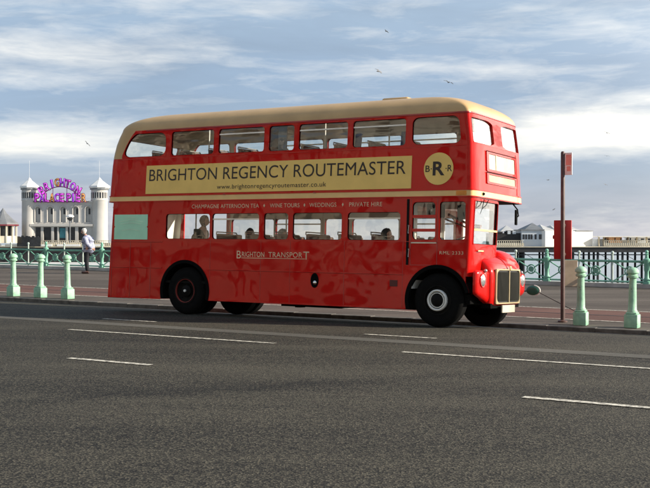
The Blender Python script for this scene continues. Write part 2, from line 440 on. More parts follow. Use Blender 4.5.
ROOFH = [3.97 + .415 * math.sin(PI / 2 * k / 16) for k in range(1, 17)]
ROOFH[-1] = 3.97 + .4149
roof = grid(BP, qs, hs, lambda q, h: in_hole(q, h) or not is_cream(q, h))
grid(BP, qs, [3.97] + ROOFH, d=0, bm=roof)
bmesh.ops.remove_doubles(roof, verts=roof.verts, dist=.0008)
obj('roof', roof, M['roof'], bus, smooth=50, keep=True)
lin = grid(BP, qs, hs, in_hole, d=-.05); grid(BP, qs, [3.97] + ROOFH[:-1], d=-.05, bm=lin)
bmesh.ops.remove_doubles(lin, verts=lin.verts, dist=.0008)
obj('upper_lining', lin, M['lining'], bus, smooth=50, keep=True)
for i, (a, b) in enumerate(UW):
    window(BP, a, b, UH0, UH1, r=.17 if i == 0 else (.12 if i == 6 else .065), bar={2: 3.775, 4: 3.765, 5: 3.765}.get(i), lap=.012)
    window(BP, far(b), far(a), UH0, UH1, r=.085, bar={2: 3.775, 4: 3.765, 5: 3.765}.get(i))
for a, b in FW: window(BP, a, b, FH0, FH1, r=.06, gm=M['glass_w'], lap=.008, inset=.008, black=False)
window(BP, *rear_w[0], r=.08)
# gutter strip above the side windows and thin joint line below the roof
gut = NB()
qq = [q for q in qs if q >= -1.45 and q <= far(-1.45)]
grid(BP, qq, [3.945, 3.972], d=.014, bm=gut)
vv1 = [[gut.verts.new(BP(q, hh, dd)) for q in qq] for hh, dd in ((3.972, .014), (3.972, .0), (3.945, .014), (3.945, .0))]
for A, B in ((vv1[0], vv1[1]), (vv1[2], vv1[3])):
    for i in range(len(qq) - 1): gut.faces.new((A[i], A[i + 1], B[i + 1], B[i]))
obj('rain_gutter', gut, M['red_dull'], bus, smooth=40)
# roof ventilator
v = NB(); box(v, 4.18, 4.78, .85, 1.6, 4.33, 4.455, bev=.05, seg=3); obj('roof_vent', v, M['roof'], bus, smooth=40)

# ---- between-deck band
def band_fn(q, h, d=0): return BP(q, h, d)
def solid_strip(fn, qlist, h0, h1, d1, d0=-.01):
    bm = NB(); rows = [[bm.verts.new(fn(q, hh, dd)) for q in qlist] for hh, dd in ((h0, d0), (h0, d1), (h1, d1), (h1, d0))]
    for A, B in zip(rows, rows[1:]):
        for i in range(len(qlist) - 1): bm.faces.new((A[i], A[i + 1], B[i + 1], B[i]))
    return bm
qall = qs
obj('cream_band', solid_strip(BP, qall, 2.418, 2.520, .012), M['cream'], bus, smooth=35)
for hh in (2.398, 2.520): obj('moulding', solid_strip(BP, qall, hh, hh + .02, .02), M['red'], bus, smooth=35)
um = solid_strip(BP, [q for q in qs if -1.8 <= q <= 6.25], 3.335, 3.352, .006); obj('moulding', um, M['red_smooth'], bus, smooth=35)
# floor of the upper deck, closing the overhang above the bonnet
fl = NB(); ring = [fl.verts.new(BP(q, 2.40, -.005)) for q in qall[:-1]]; fl.faces.new(ring)
r = bmesh.ops.extrude_face_region(fl, geom=list(fl.faces))
for vq in r['geom']:
    if isinstance(vq, bmesh.types.BMVert): vq.co.z += .05
obj('upper_floor', fl, M['darkmetal'], bus)

# ---- lower sides
def plate(outer, holes_, fn, th):
    loops = [outer] + holes_
    bm = NB()
    tri = tessellate_polygon([[Vector((x, y, 0)) for x, y in lp] for lp in loops])
    flat = [p for lp in loops for p in lp]
    F = [bm.verts.new(fn(x, y, 0)) for x, y in flat]; B = [bm.verts.new(fn(x, y, -th)) for x, y in flat]
    for t in tri:
        try: bm.faces.new([F[i] for i in t]); bm.faces.new([B[i] for i in reversed(t)])
        except ValueError: pass
    k = 0
    for lp in loops:
        n = len(lp)
        for i in range(n):
            a, b = k + i, k + (i + 1) % n
            bm.faces.new((F[a], F[b], B[b], B[a]))
        k += n
    bmesh.ops.recalc_face_normals(bm, faces=bm.faces)
    return bm
def arc(cx, cy, r, a0, a1, n=28): return [(cx + r * math.cos(math.radians(a0 + (a1 - a0) * k / n)), cy + r * math.sin(math.radians(a0 + (a1 - a0) * k / n))) for k in range(n + 1)]
LH0, LH1 = 1.595, 2.135
LW = [(-.55, .635), (.69, 1.885), (1.998, 2.592), (2.695, 3.832), (3.957, 5.105)]
DOORW = (5.345, 5.84, 1.60, 2.325); CABW = (5.905, 6.44, 1.60, 2.325)
def rect(x0, x1, y0, y1): return [(x0, y0), (x0, y1), (x1, y1), (x1, y0)]
RA = arc(0, .5, .645, 197, -17)          # rear arch
FA = arc(5.89, .5, .645, 197, 14)        # front arch
near_outline = [(-2.08, .295)] + [(-.62, .31)] + RA[0:] + [(.64, .32), (5.25, .312)] + FA + [(6.52, .66), (6.45, .70), (6.45, 2.40), (-2.05, 2.40)]
# rear arch ends tidy
near_outline = [(-2.155, .295)] + RA + [(5.27, .312)] + FA + [(6.45, .70), (6.45, 2.40), (-2.05, 2.40)]
near_holes = [rect(a, b, LH0, LH1) for a, b in LW] + [rect(*DOORW), rect(*CABW)]
obj('offside_panels', plate(near_outline, near_holes, FLATN, .03), M['red'], bus, keep=True)
FLATF = lambda q, h, d=0: Vector((q, 2.44 + d, h))
RA2 = arc(0, .5, .645, 197, -17); FA2 = arc(5.89, .5, .645, 197, 14)
far_outline = [(-2.155, .295)] + RA2 + [(5.27, .312)] + FA2 + [(6.40, .70), (6.40, 1.05), (5.36, 1.12), (5.36, 2.40), (-2.05, 2.40)]
obj('nearside_panels', plate(far_outline, [rect(-1.98, -.72, .75, 2.28)] + [rect(a, b, LH0, LH1) for a, b in LW], FLATF, .03), M['red'], bus, keep=True)
for (a, b) in LW:
    obj('side_lining', plate(rect(a - .05, b + .05, LH0 - .5, LH1 + .24), [rect(a, b, LH0, LH1)], lambda q, h, d=0: Vector((q, .045 - d, h)), .01), M['lining_low'], bus, keep=True)
    obj('side_lining', plate(rect(a - .05, b + .05, LH0 - .5, LH1 + .24), [rect(a, b, LH0, LH1)], lambda q, h, d=0: Vector((q, 2.395 + d, h)), .01), M['lining_low'], bus, keep=True)
for i, (a, b) in enumerate(LW):
    window(FLATN, a, b, LH0, LH1, r=.07, bar={1: 2.0, 4: 2.0}.get(i))
    window(FLATF, a, b, LH0, LH1, r=.07, bar={1: 2.0, 4: 2.0}.get(i))
# rear lower wall with rounded corners
def RW(q, h, d=0):
    s_r = lerp_tab(h, HT, SR); x, y = cap(q, 5.0)
    p = Vector((s_r + .22 - (.22 + d) * y, 1.22 - (1.22 + d) * x, h)); return p
obj('rear_lining', grid(lambda q, h, d=0: RW(q, h, -.035), [k / 40 for k in range(27)], [.7, 1.4, 2.3]), M['lining_low'], bus, smooth=40)
obj('side_lining', plate(rect(-2.05, -.62, 1.0, 2.29), [], lambda q, h, d=0: Vector((q, .045 - d, h)), .01), M['lining_low'], bus, keep=True)
obj('rear_wall', grid(RW, [k / 40 for k in range(27)], [.285, .9, 1.5, 2.0, 2.40]), M['red'], bus, smooth=40)
seamr = NB()
for h_ in (.30,): pass
# panel seams and beads on the near side
def strip_box(x0, x1, z0, z1, m, name, proud=.006, y_in=.005):
    b = NB(); box(b, x0, x1, -proud, y_in, z0, z1); return obj(name, b, m, bus)
for x0, x1, z in ((-2.08, -.62, 1.54), (-2.08, -.63, .975), (.62, 5.2, .965)):
    strip_box(x0, x1, z - .010, z + .010, M['red_smooth'], 'moulding', .008)
    strip_box(x0, x1, z - .015, z - .0105, M['darkmetal'], 'panel_seam', .0025)
for x in (-1.53, -.95, -2.06): strip_box(x - .006, x + .006, .30, 1.525, M['red_dull'], 'panel_seam', .005)
for x in (.66, 1.94, 2.65, 3.9, 5.17): strip_box(x - .004, x + .004, .33, 1.585, M['red_dull'], 'panel_seam', .003)
strip_box(-2.08, 6.44, 1.572, 1.582, M['red_smooth'], 'moulding', .007)
strip_box(-2.08, -.66, .297, .322, M['red_smooth'], 'moulding', .009)
strip_box(.66, 5.25, .312, .335, M['red_smooth'], 'moulding', .009)
# arch rims
for cx, a0, a1 in ((0, 197, -17), (5.89, 197, 14)):
    b = NB()
    A = arc(cx, .5, .655, a0, a1, 40); B = arc(cx, .5, .585, a0, a1, 40)
    rows = [[b.verts.new((x, y_, z)) for x, z in L] for L, y_ in ((A, .0), (A, -.016), (B, -.016), (B, .05))]
    for P_, Q_ in zip(rows, rows[1:]):
        for i in range(40): b.faces.new((P_[i], P_[i + 1], Q_[i + 1], Q_[i]))
    obj('arch_rim', b, M['black'], bus, smooth=40)
    for y0, y1 in ((.02, .75), (1.7, 2.42)):
        b = NB(); C_ = arc(cx, .5, .64, a0, a1, 30); r0 = [b.verts.new((x, y0, z)) for x, z in C_]; r1 = [b.verts.new((x, y1, z)) for x, z in C_]
        for i in range(30): b.faces.new((r0[i], r0[i + 1], r1[i + 1], r1[i]))
        e = r1 if y0 < 1 else r0
        b.faces.new(e)
        obj('wheel_arch', b, M['darkmetal'], bus, smooth=60)
# underside
b = NB(); box(b, -2.05, -.7, .08, 2.36, .42, .48); box(b, .68, 5.2, .08, 2.36, .42, .48); box(b, .7, 5.2, .55, .70, .34, .42); box(b, .7, 5.2, 1.7, 1.85, .34, .42)
box(b, 2.0, 3.4, .7, 1.7, .24, .42); box(b, -.6, .9, .9, 1.5, .26, .42); box(b, 3.6, 5.0, 1.3, 1.9, .25, .42); box(b, 3.9, 4.5, .25, .55, .29, .42); box(b, -1.6, -1.0, 1.0, 1.5, .36, .42)
tube(b, [(0.0, .2, .5), (0.0, 2.2, .45)], .10); tube(b, [(5.89, .2, .48), (5.89, 2.2, .43)], .06)
obj('chassis', b, M['darkmetal'], bus)
b = NB(); box(b, -2.05, 5.3, .05, 2.38, .66, .71); obj('lower_floor', b, M['darkmetal'], bus)
b = NB(); box(b, -2.1, 5.34, .03, 2.40, 2.28, 2.30); obj('lower_ceiling', b, M['lining'], bus)

# ---- wheels
def wheel(cx, wy, side, front, drop=0):
    root = bpy.data.objects.new('wheel', None); COL.objects.link(root); root.parent = bus
    mx = Matrix.Translation((cx, wy, .5 - drop)) @ Matrix.Rotation(side * PI / 2, 4, 'X')
    if front: mx = Matrix.Translation((cx, wy, .5 - drop)) @ Matrix.Rotation(.0, 4, 'Z') @ Matrix.Rotation(side * PI / 2, 4, 'X')
    b = NB(); wd = .14
    lathe(b, [(.27, -wd), (.36, -wd - .012), (.44, -wd + .0), (.482, -wd + .03), (.50, -wd + .06), (.50, wd - .06), (.482, wd - .03), (.44, wd), (.36, wd + .012), (.27, wd)], 48, mx, cap=False)
    obj('tyre', b, M['tyre'], root, smooth=30)
    b = NB()
    if front:
        lathe(b, [(.27, wd), (.275, wd + .012), (.262, wd + .012), (.25, wd - .03), (.20, wd - .02), (.15, wd - .02), (.14, wd + .0), (.0, wd + .0)], 40, mx, cap=False)
        obj('rim', b, M['darkmetal'], root, smooth=30)
        b = NB(); lathe(b, [(.158, wd - .015), (.160, wd + .035), (.178, wd + .048), (.196, wd + .035), (.198, wd - .015)], 40, mx, cap=False)
        obj('rim_ring', b, M['white'], root, smooth=40)
        b = NB(); lathe(b, [(.124, wd - .015), (.126, wd + .03), (.134, wd + .036), (.142, wd + .03), (.144, wd - .015)], 40, mx, cap=False)
        obj('rim_ring', b, M['white'], root, smooth=40)
        b = NB(); lathe(b, [(.12, wd - .0), (.115, wd + .03), (.07, wd + .06), (.0, wd + .065)], 24, mx, cap=False); obj('hub', b, M['darkmetal'], root, smooth=40)
    else:
        lathe(b, [(.28, wd), (.283, wd + .014), (.262, wd + .014), (.24, wd - .06), (.20, wd - .08), (.0, wd - .08)], 40, mx, cap=False)
        obj('rim', b, M['darkmetal'], root, smooth=30)
        b = NB(); lathe(b, [(.238, wd - .02), (.240, wd + .018), (.248, wd + .02), (.250, wd - .01)], 48, mx, cap=False); obj('rim_ring', b, mat('dull_red_line', (.24, .03, .022), .5), root, smooth=40)
        b = NB(); lathe(b, [(.13, wd - .08), (.12, wd - .03), (.07, wd - .0), (.0, wd + .005)], 24, mx, cap=False); obj('hub', b, M['darkmetal'], root, smooth=40)
        b = NB(); lathe(b, [(.028, wd - .0), (.028, wd + .03), (.0, wd + .035)], 16, mx, cap=False); obj('hub_cap', b, M['white'], root, smooth=40)
        b = NB(); lathe(b, [(.27, -wd - .33), (.44, -wd - .32), (.5, -wd - .26), (.5, -wd - .09), (.44, -wd - .04), (.27, -wd - .03)], 40, mx, cap=False); obj('tyre', b, M['tyre'], root, smooth=30)
    b = NB()
    for k in range(8):
        a = 2 * PI * k / 8; c = mx @ Vector((.2 * math.cos(a), .2 * math.sin(a), wd - (.02 if front else .075)))
        ball(b, c, .014, seg=8)
    obj('wheel_nut', b, M['darkmetal'], root)['kind'] = 'stuff'
    return root
wheel(0, .17, 1, False); wheel(5.89, .17, 1, True)
wheel(0, 2.27, -1, False, .05); wheel(5.89, 2.25, -1, True, .06)

# ---- cab (offside half) above the wing
CW = 1.30
def CF(q, h, d=0):
    """cab wall: q 0..1 round the front corner to the inner corner, h height"""
    s1 = lerp_tab(h, [.9, 2.4], [6.40, 6.45]); hw = CW / 2; lf = .13
    x, y = cap(q, 5.0)
    p = Vector((s1 + lf * y, hw + hw * x, h))
    if d:
        e = .003; t = Vector((lf * (cap(q + e, 5)[1] - cap(q - e, 5)[1]), hw * (cap(q + e, 5)[0] - cap(q - e, 5)[0]), 0))
        n = Vector((t.y, -t.x, 0)).normalized(); p += n * d
    return p
def qc(w): x = (w - CW / 2) / (CW / 2); return math.acos(-math.copysign(abs(x) ** 2.5, x)) / PI
WS = (qc(.10), qc(1.20)); WSH = (1.535, 2.345)
cq = clean(sorted({k / 40 for k in range(41)} | set(WS))); ch = sorted({.95, 1.2, WSH[0], 1.8, WSH[1], 2.40})
cabf = grid(CF, cq, ch, lambda q, h: WS[0] < q < WS[1] and WSH[0] < h < WSH[1])
obj('cab_front', cabf, M['red'], bus, smooth=40)
ws = window(CF, *WS, *WSH, r=.035, gm=M['glass_w'], fm=M['red_smooth'], lap=.0, inset=.010, name='windscreen', d0=.012)
b = NB()
for k in range(16):
    q0 = WS[0] + (WS[1] - WS[0]) * k / 16; q1 = WS[0] + (WS[1] - WS[0]) * (k + 1) / 16
    vs = [b.verts.new(CF(q, hh, dd)) for q in (q0, q1) for hh, dd in ((1.79, .012), (1.825, .012), (1.825, -.03), (1.79, -.03))]
    for i in range(4): b.faces.new((vs[i], vs[(i + 1) % 4], vs[4 + (i + 1) % 4], vs[4 + i]))
obj('windscreen_bar', b, M['cream'], ws)
# cab inner wall and bulkhead
b = NB(); box(b, 5.36, 6.46, CW - .03, CW - .002, .95, 1.55); box(b, 5.36, 6.46, CW - .03, CW - .002, 2.25, 2.399); box(b, 5.36, 5.42, CW - .03, CW - .002, 1.55, 2.25); box(b, 6.36, 6.46, CW - .03, CW - .002, 1.55, 2.25)
obj('cab_inner_wall', b, M['lining_low'], bus)
b = NB(); box(b, 5.33, 5.36, .03, 2.41, .7, 1.45); box(b, 5.33, 5.36, .03, 2.41, 2.25, 2.395); box(b, 5.33, 5.36, .03, .2, 1.45, 2.25); box(b, 5.33, 5.36, 1.22, 1.36, 1.45, 2.25); box(b, 5.33, 5.36, 2.3, 2.41, 1.45, 2.25)
obj('bulkhead', b, M['lining_low'], bus)
dw = window(FLATN, *DOORW, r=.08, name='cab_door_window', inset=.012)
for z in (1.79, 2.045):
    b = NB(); box(b, DOORW[0] + .0, DOORW[1] - .0, .004, .03, z - .028, z + .028); obj('slider_rail', b, M['red_smooth'], dw)
cw = window(FLATN, *CABW, r=.06, name='cab_side_window', inset=.010, lap=.012)
strip_box(5.34, 5.86, 1.545, 1.565, M['alu'], 'cab_step_trim', .014)
b = NB(); box(b, 5.238, 5.29, -.006, .01, 1.14, 2.37); obj('door_channel', b, M['darkmetal'], bus)
b = NB(); tube(b, [(5.30, -.01, 1.72), (5.30, -.05, 1.73), (5.30, -.05, 1.88), (5.30, -.01, 1.89)], .011); tube(b, [(5.305, -.01, 1.28), (5.305, -.04, 1.29), (5.305, -.04, 1.44), (5.305, -.01, 1.45)], .010); obj('door_handle', b, M['chrome'], bus, smooth=60)
for x in (5.325, 5.87): strip_box(x - .006, x + .006, 1.14, 2.37, M['red_dull'], 'panel_seam', .004)
strip_box(5.33, 5.87, 1.135, 1.147, M['red_dull'], 'panel_seam', .004)
# driver's cab interior
b = NB()
tmx = Matrix.Translation((6.06, .66, 1.62)) @ Matrix.Rotation(math.radians(-22), 4, 'Y')
for k in range(28):
    a0, a1 = 2 * PI * k / 28, 2 * PI * (k + 1) / 28
    tube(b, [tmx @ Vector((.24 * math.cos(a0), .24 * math.sin(a0), 0)), tmx @ Vector((.24 * math.cos(a1), .24 * math.sin(a1), 0))], .014, 6, cap=False)
for a in (.4, 2.5, 4.6): tube(b, [tmx @ Vector((0, 0, -.03)), tmx @ Vector((.24 * math.cos(a), .24 * math.sin(a), 0))], .011, 6)
tube(b, [tmx @ Vector((0, 0, -.03)), (6.30, .66, 1.0)], .022, 8)
obj('steering_wheel', b, M['black'], bus, smooth=60)
b = NB(); box(b, 5.5, 5.58, .35, .95, 1.25, 1.68, bev=.03); box(b, 5.5, 5.95, .35, .95, 1.15, 1.27, bev=.03); obj('driver_seat', b, M['coat_black'], bus)
b = NB(); box(b, 6.17, 6.29, .20, .36, 2.0, 2.27, bev=.01); obj('mirror_box', b, M['black'], bus)
b = NB(); box(b, 5.52, 5.75, .25, .6, 2.04, 2.30, bev=.02); obj('fan_box', b, M['black'], bus)
b = NB(); ball(b, (5.64, .235, 2.17), .022, seg=10); obj('fan_lamp', b, M['white'], bus, smooth=60)
b = NB(); tube(b, [(5.55, 1.15, 2.14), (6.1, .95, 1.93), (6.35, .9, 1.90)], .025, 8); tube(b, [(5.5, 1.12, 2.05), (6.1, .9, 1.86), (6.36, .86, 1.87)], .018, 8); tube(b, [(6.33, .5, 1.0), (6.34, .5, 2.3)], .03, 8); obj('cab_rail', b, mat('brown_cab_trim', (.22, .08, .05), .5), bus, smooth=60)

# ---- wings, nose, bonnet
def skew(bm, fn):
    for v_ in bm.verts: fn(v_.co)
b = NB(); box(b, 6.02, 6.70, .002, .60, .615, 1.07, bev=.075, seg=5)
def wing_sk(c):
    if c.z < .85: k = (.85 - c.z) / .25; c.z -= k * .17 * max(0, min(1, (c.y - .05) / .45))
    if c.y < .2: c.x -= .03 * (1 - c.y / .2)
skew(b, wing_sk)
for f in [f for f in b.faces if f.calc_center_median().x < 6.43]: b.faces.remove(f)
obj('front_wing', b, M['red_smooth'], bus, smooth=60)
b = NB(); box(b, 6.02, 6.70, 1.88, 2.438, .55, 1.08, bev=.16, seg=6)
for f in [f for f in b.faces if f.calc_center_median().x < 6.12]: b.faces.remove(f)
obj('front_wing', b, M['red_smooth'], bus, smooth=60)
# nose: profile loft across the width
def nose_prof(w):
    k = abs((w - 1.22) / .71)
    e = max(0, 1 - k ** 12) ** (1 / 3.0)
    drop = .03 * k ** 2 + (1 - e) * .06; back = .035 * k ** 3 + (1 - e) * .07
    P_ = [(6.34, 1.37), (6.46, 1.345), (6.56, 1.315), (6.65, 1.265), (6.72, 1.195), (6.765, 1.12), (6.785, 1.04), (6.79, .9), (6.785, .6), (6.775, .45), (6.755, .42), (6.6, .50)]
    return [(s - back * min(1, max(0, (s - 6.4) / .3)), h - drop * (1 if h > 1.1 else max(0, (h - .9) / .2))) for s, h in P_]
b = NB(); wsn = [.51 + 1.42 * (0.5 - .5 * math.cos(PI * k / 36)) for k in range(37)]
rows = [[b.verts.new((s, w, h)) for s, h in nose_prof(w)] for w in wsn]
for A, B in zip(rows, rows[1:]):
    for i in range(len(A) - 1): b.faces.new((A[i], B[i], B[i + 1], A[i + 1]))
for R_ in (rows[0], rows[-1]):
    y = R_[0].co.y; e1 = b.verts.new((6.34, y, .62)); b.faces.new([*R_, e1])
obj('nose', b, M['red_smooth'], bus, smooth=55)
# nearside bonnet running back to the bulkhead
b = NB()
secs = []
for s, hh in ((5.36, 1.50), (5.9, 1.49), (6.35, 1.47), (6.45, 1.445), (6.55, 1.40), (6.64, 1.32), (6.70, 1.22)):
    pts = []
    for k in range(13):
        th = PI * k / 12; x = -math.copysign(abs(math.cos(th)) ** .45, math.cos(th)); y = math.sin(th) ** .5
        pts.append(b.verts.new((s, 1.66 + .36 * x, 1.0 + (hh - 1.0) * y)))
    secs.append(pts)
for A, B in zip(secs, secs[1:]):
    for i in range(12): b.faces.new((A[i], B[i], B[i + 1], A[i + 1]))
b.faces.new(secs[-1])
obj('bonnet', b, M['red_smooth'], bus, smooth=50)
b = NB(); tube(b, [(s_ - .0, 1.22, h_ + .004) for s_, h_ in nose_prof(1.22)[:7]], .009, 6); obj('bonnet_hinge', b, M['red_dull'], bus, smooth=60)
for k_ in range(5):
    b = NB(); box(b, 6.40 + .05 * k_, 6.415 + .05 * k_, .498, .515, .82, 1.10, mx=Matrix.Identity(4)); obj('louvre', b, M['red_dull'], bus)
b = NB(); box(b, 5.36, 6.4, 1.30, 2.43, .95, 1.06); obj('wing_top', b, M['red_smooth'], bus)
# grille
GF = 6.792
def gf(x, y, d=0): return Vector((GF - .045 * abs((x - 1.22) / .71) ** 3 + d, x, y))
gr = obj('radiator_grille', grid(lambda x, y, d: gf(x, y, .0045), [.64 + 1.16 * k / 16 for k in range(17)], [.46, .7, .9, 1.075]), M['grille'], bus)
obj('grille_frame', ring_part(lambda x, y, d: gf(x, y, d), .63, 1.81, .45, 1.10, .0, .024, .10, .03, .0, 6, 12), M['gilt'], gr, smooth=40)
b = NB()
for k in range(34):
    x = .695 + 1.05 * k / 33
    if abs(x - 1.22) < .03: continue
    c = gf(x, 0); box(b, c.x + .006, c.x + .018, x - .004, x + .004, .5, 1.045)
obj('grille_slats', b, mat('bronze_slat', (.04, .04, .03), .5, metal=.2), gr)['kind'] = 'stuff'
b = NB(); box(b, GF + .008, GF + .026, 1.206, 1.234, .48, 1.07); obj('grille_bar', b, M['gilt'], gr)
b = NB(); lathe(b, [(.0, 0), (.055, 0), (.05, .015), (0, .018)], 3, Matrix.Translation((GF + .03, 1.22, 1.13)) @ Matrix.Rotation(PI / 2, 4, 'Y'), cap=False); obj('grille_badge', b, M['cream'], bus)
# number plate, left blank as it reads in the picture
b = NB(); box(b, 6.80, 6.83, .86, 1.48, .285, .425, bev=.005); obj('number_plate', b, M['plate'], bus)
b = NB(); box(b, 6.55, 6.74, .5, 1.9, .37, .46); obj('front_apron', b, M['black'], bus)
b = NB(); box(b, 6.1, 6.5, .12, 2.3, .45, .62); obj('front_valance', b, M['black'], bus)
# headlights
for w, z in ((.235, .885), (2.20, .885)):
    mx = Matrix.Translation((6.685, w, z)) @ Matrix.Rotation(PI / 2, 4, 'Y')
    b = NB(); lathe(b, [(.115, -.10), (.128, 0), (.133, .012), (.124, .020), (.112, .016)], 32, mx, cap=False); hl = obj('headlight', b, M['red_smooth'], bus, smooth=60)
    b = NB(); lathe(b, [(.113, .014), (.09, .030), (.05, .040), (0, .043)], 32, mx, cap=False); obj('lens', b, M['lamp'], hl, smooth=60)
for w in (.33, 2.12):
    b = NB(); ball(b, (6.70, w, 1.06 if w < 1 else 1.04), .035, seg=12); obj('side_lamp', b, M['lamp'], bus, smooth=60)
# badge plates on cab front panel
b = NB(); box(b, 6.576, 6.586, .25, .5, 1.41, 1.435); obj('badge_plate', b, M['cream'], bus)
# wiper
b = NB(); tube(b, [CF(qc(.42), 2.37, .03), CF(qc(.34), 2.22, .04), CF(qc(.28), 2.10, .03)], [.010, .007, .005], 6); tube(b, [CF(qc(.62), 2.37, .03), CF(qc(.52), 2.27, .03), CF(qc(.34), 2.20, .04)], [.010, .007, .005], 6); obj('wiper', b, M['black'], ws)
# nearside mirror hanging under the overhang
b = NB(); tube(b, [(6.50, 2.10, 2.40), (6.56, 2.22, 2.28), (6.58, 2.22, 2.16), (6.6, 2.12, 2.14)], .014, 8); mr = obj('mirror_arm', b, M['black'], bus, smooth=60)
b = NB(); box(b, 6.585, 6.62, 1.99, 2.08, 1.97, 2.27, bev=.012); obj('mirror', b, M['black'], mr)
# trafficator patch on the band by the corner
b = NB(); box(b, 6.24, 6.445, -.022, .0, 2.43, 2.51, bev=.006); obj('indicator', b, M['amber'], bus)
b = NB(); ball(b, BP(qfront(.38, 2.47), 2.47, .02), .03, seg=10); obj('band_lamp', b, M['darkmetal'], bus, smooth=60)
# destination boxes on the upper front
DQ = (qfront(.62, 3), qfront(2.02, 3))
db = NB(); ringo = ring_part(BP, *DQ, 2.93, 3.27, .02, .025, .02, .02, .0)
dd = obj('destination_box', ringo, M['red_smooth'], bus, smooth=35)
obj('blind', grid(BP, [DQ[0] + (DQ[1] - DQ[0]) * k / 10 for k in range(11)], [2.93, 3.27], d=.006), M['blind'], dd, smooth=60)
b = solid_strip(BP, [qfront(1.02), qfront(1.06)], 2.95, 3.25, .016, .0); obj('blind_divider', b, M['cream'], dd)
d2 = obj('destination_box', ring_part(BP, *DQ, 2.70, 2.875, .02, .02, .02, .02, .0), M['red_smooth'], bus, smooth=35)
obj('blind', grid(BP, [DQ[0] + (DQ[1] - DQ[0]) * k / 10 for k in range(11)], [2.70, 2.875], d=.006), mat('cream_blind', (.50, .44, .32), .8), d2, smooth=60)
for hh in (2.882, 3.282): obj('moulding', solid_strip(BP, [DQ[0] - .02 + (DQ[1] - DQ[0] + .04) * k / 10 for k in range(11)], hh, hh + .012, .03), M['darkmetal'], bus)
# near side name board and letters
UP = lambda s, h, d: Vector((s, (1.22 - prof(h)[4]) - d, h))
def flat_panel(x0, x1, z0, z1, d, m, name, parent=bus):
    b = NB(); vs = [b.verts.new(UP(x, z, dd_)) for dd_ in (d, 0) for x, z in ((x0, z0), (x1, z0), (x1, z1), (x0, z1))]
    b.faces.new(vs[:4]); [b.faces.new((vs[i], vs[(i + 1) % 4], vs[4 + (i + 1) % 4], vs[4 + i])) for i in range(4)]
    return obj(name, b, m, parent)
board = flat_panel(-1.13, 5.315, 2.57, 3.185, .012, M['board'], 'name_board')
def letters(s, x0, x1, z0, z1, d, m, name='lettering', parent=bus, spacing=1.0, bold=0.0):
    b = text_bm(s, x1 - x0, z1 - z0, spacing, bold)
    cuts = []
    if ' ' in s:                               # one mesh per word, cut at the widest gaps
        iv = sorted((min(v.co.x for v in f.verts), max(v.co.x for v in f.verts)) for f in b.faces); gaps = []; end = iv[0][1]
        for a, c in iv:
            if a > end: gaps.append((a - end, (a + end) / 2))
            end = max(end, c)
        cuts = sorted(g[1] for g in sorted(gaps)[-s.count(' '):])
    lim = [-1] + cuts + [1e9]; res = None
    for lo, hi in zip(lim, lim[1:]):
        w_ = b.copy(); bmesh.ops.delete(w_, geom=[v for v in w_.verts if not lo < v.co.x < hi], context='VERTS')
        map_bm(w_, lambda c: UP(x0 + c.x, z0 + c.y, d)); res = obj(name, w_, m, parent)
    b.free(); return res
letters('BRIGHTON REGENCY ROUTEMASTER', -1.04, 5.195, 2.845, 3.10, .0155, M['ink'], parent=board, spacing=1.02)
letters('www.brightonregencyroutemaster.co.uk', .80, 3.46, 2.615, 2.735, .0155, M['ink'], parent=board, spacing=1.05, bold=0)
for x in (1.0, 3.2): strip_box(x - .03, x + .03, 2.515, 2.54, M['red_dull'], 'drip_tab', .024)
b = NB()
NSEG = 40
vs = [b.verts.new(UP(5.87 + .30 * math.cos(2 * PI * k / NSEG), 2.925 + .30 * math.sin(2 * PI * k / NSEG), .01)) for k in range(NSEG)]; b.faces.new(vs)
emb = obj('round_emblem', b, M['board'], bus)
letters('R', 5.755, 5.995, 2.80, 3.06, .014, M['ink'], parent=emb, bold=.025)
letters('B', 5.605, 5.695, 2.87, 2.99, .014, M['ink'], parent=emb, bold=.01)
letters('R', 6.055, 6.145, 2.87, 2.99, .014, M['ink'], parent=emb, bold=.01)
for x in (5.725, 6.025):
    b = NB(); vs = [b.verts.new(UP(x + .012 * math.cos(k), 2.925 + .012 * math.sin(k), .014)) for k in [2 * PI * j / 8 for j in range(8)]]; b.faces.new(vs); obj('lettering', b, M['ink'], emb)
for s, a, c in (('CHAMPAGNE AFTERNOON TEA', .15, 1.87), ('WINE TOURS', 2.14, 2.85), ('WEDDINGS', 3.08, 3.70), ('PRIVATE HIRE', 3.99, 4.71)):
    letters(s, a, c, 2.243, 2.325, .004, M['gold'], spacing=1.06)
for x in (2.0, 2.965, 3.845):
    b = NB(); vs = [b.verts.new(UP(x + dx_, 2.284 + dz_, .004)) for dx_, dz_ in ((-.022, 0), (0, -.038), (.022, 0), (0, .038))]; b.faces.new(vs); obj('diamond_mark', b, M['gold'], bus)
letters('B', 1.345, 1.45, 1.205, 1.362, .004, M['gold'], bold=.0)
letters('RIGHTON', 1.475, 2.03, 1.24, 1.345, .004, M['gold'], spacing=1.05)
letters('TRANSPOR', 2.13, 2.94, 1.24, 1.345, .004, M['gold'], spacing=1.05)
letters('T', 2.965, 3.10, 1.205, 1.362, .004, M['gold'])
strip_box(1.46, 3.0, 1.212, 1.222, M['gold'], 'underline', .004)
letters('RML 2333', 5.925, 6.40, 1.345, 1.405, .004, M['gold'], spacing=1.15)
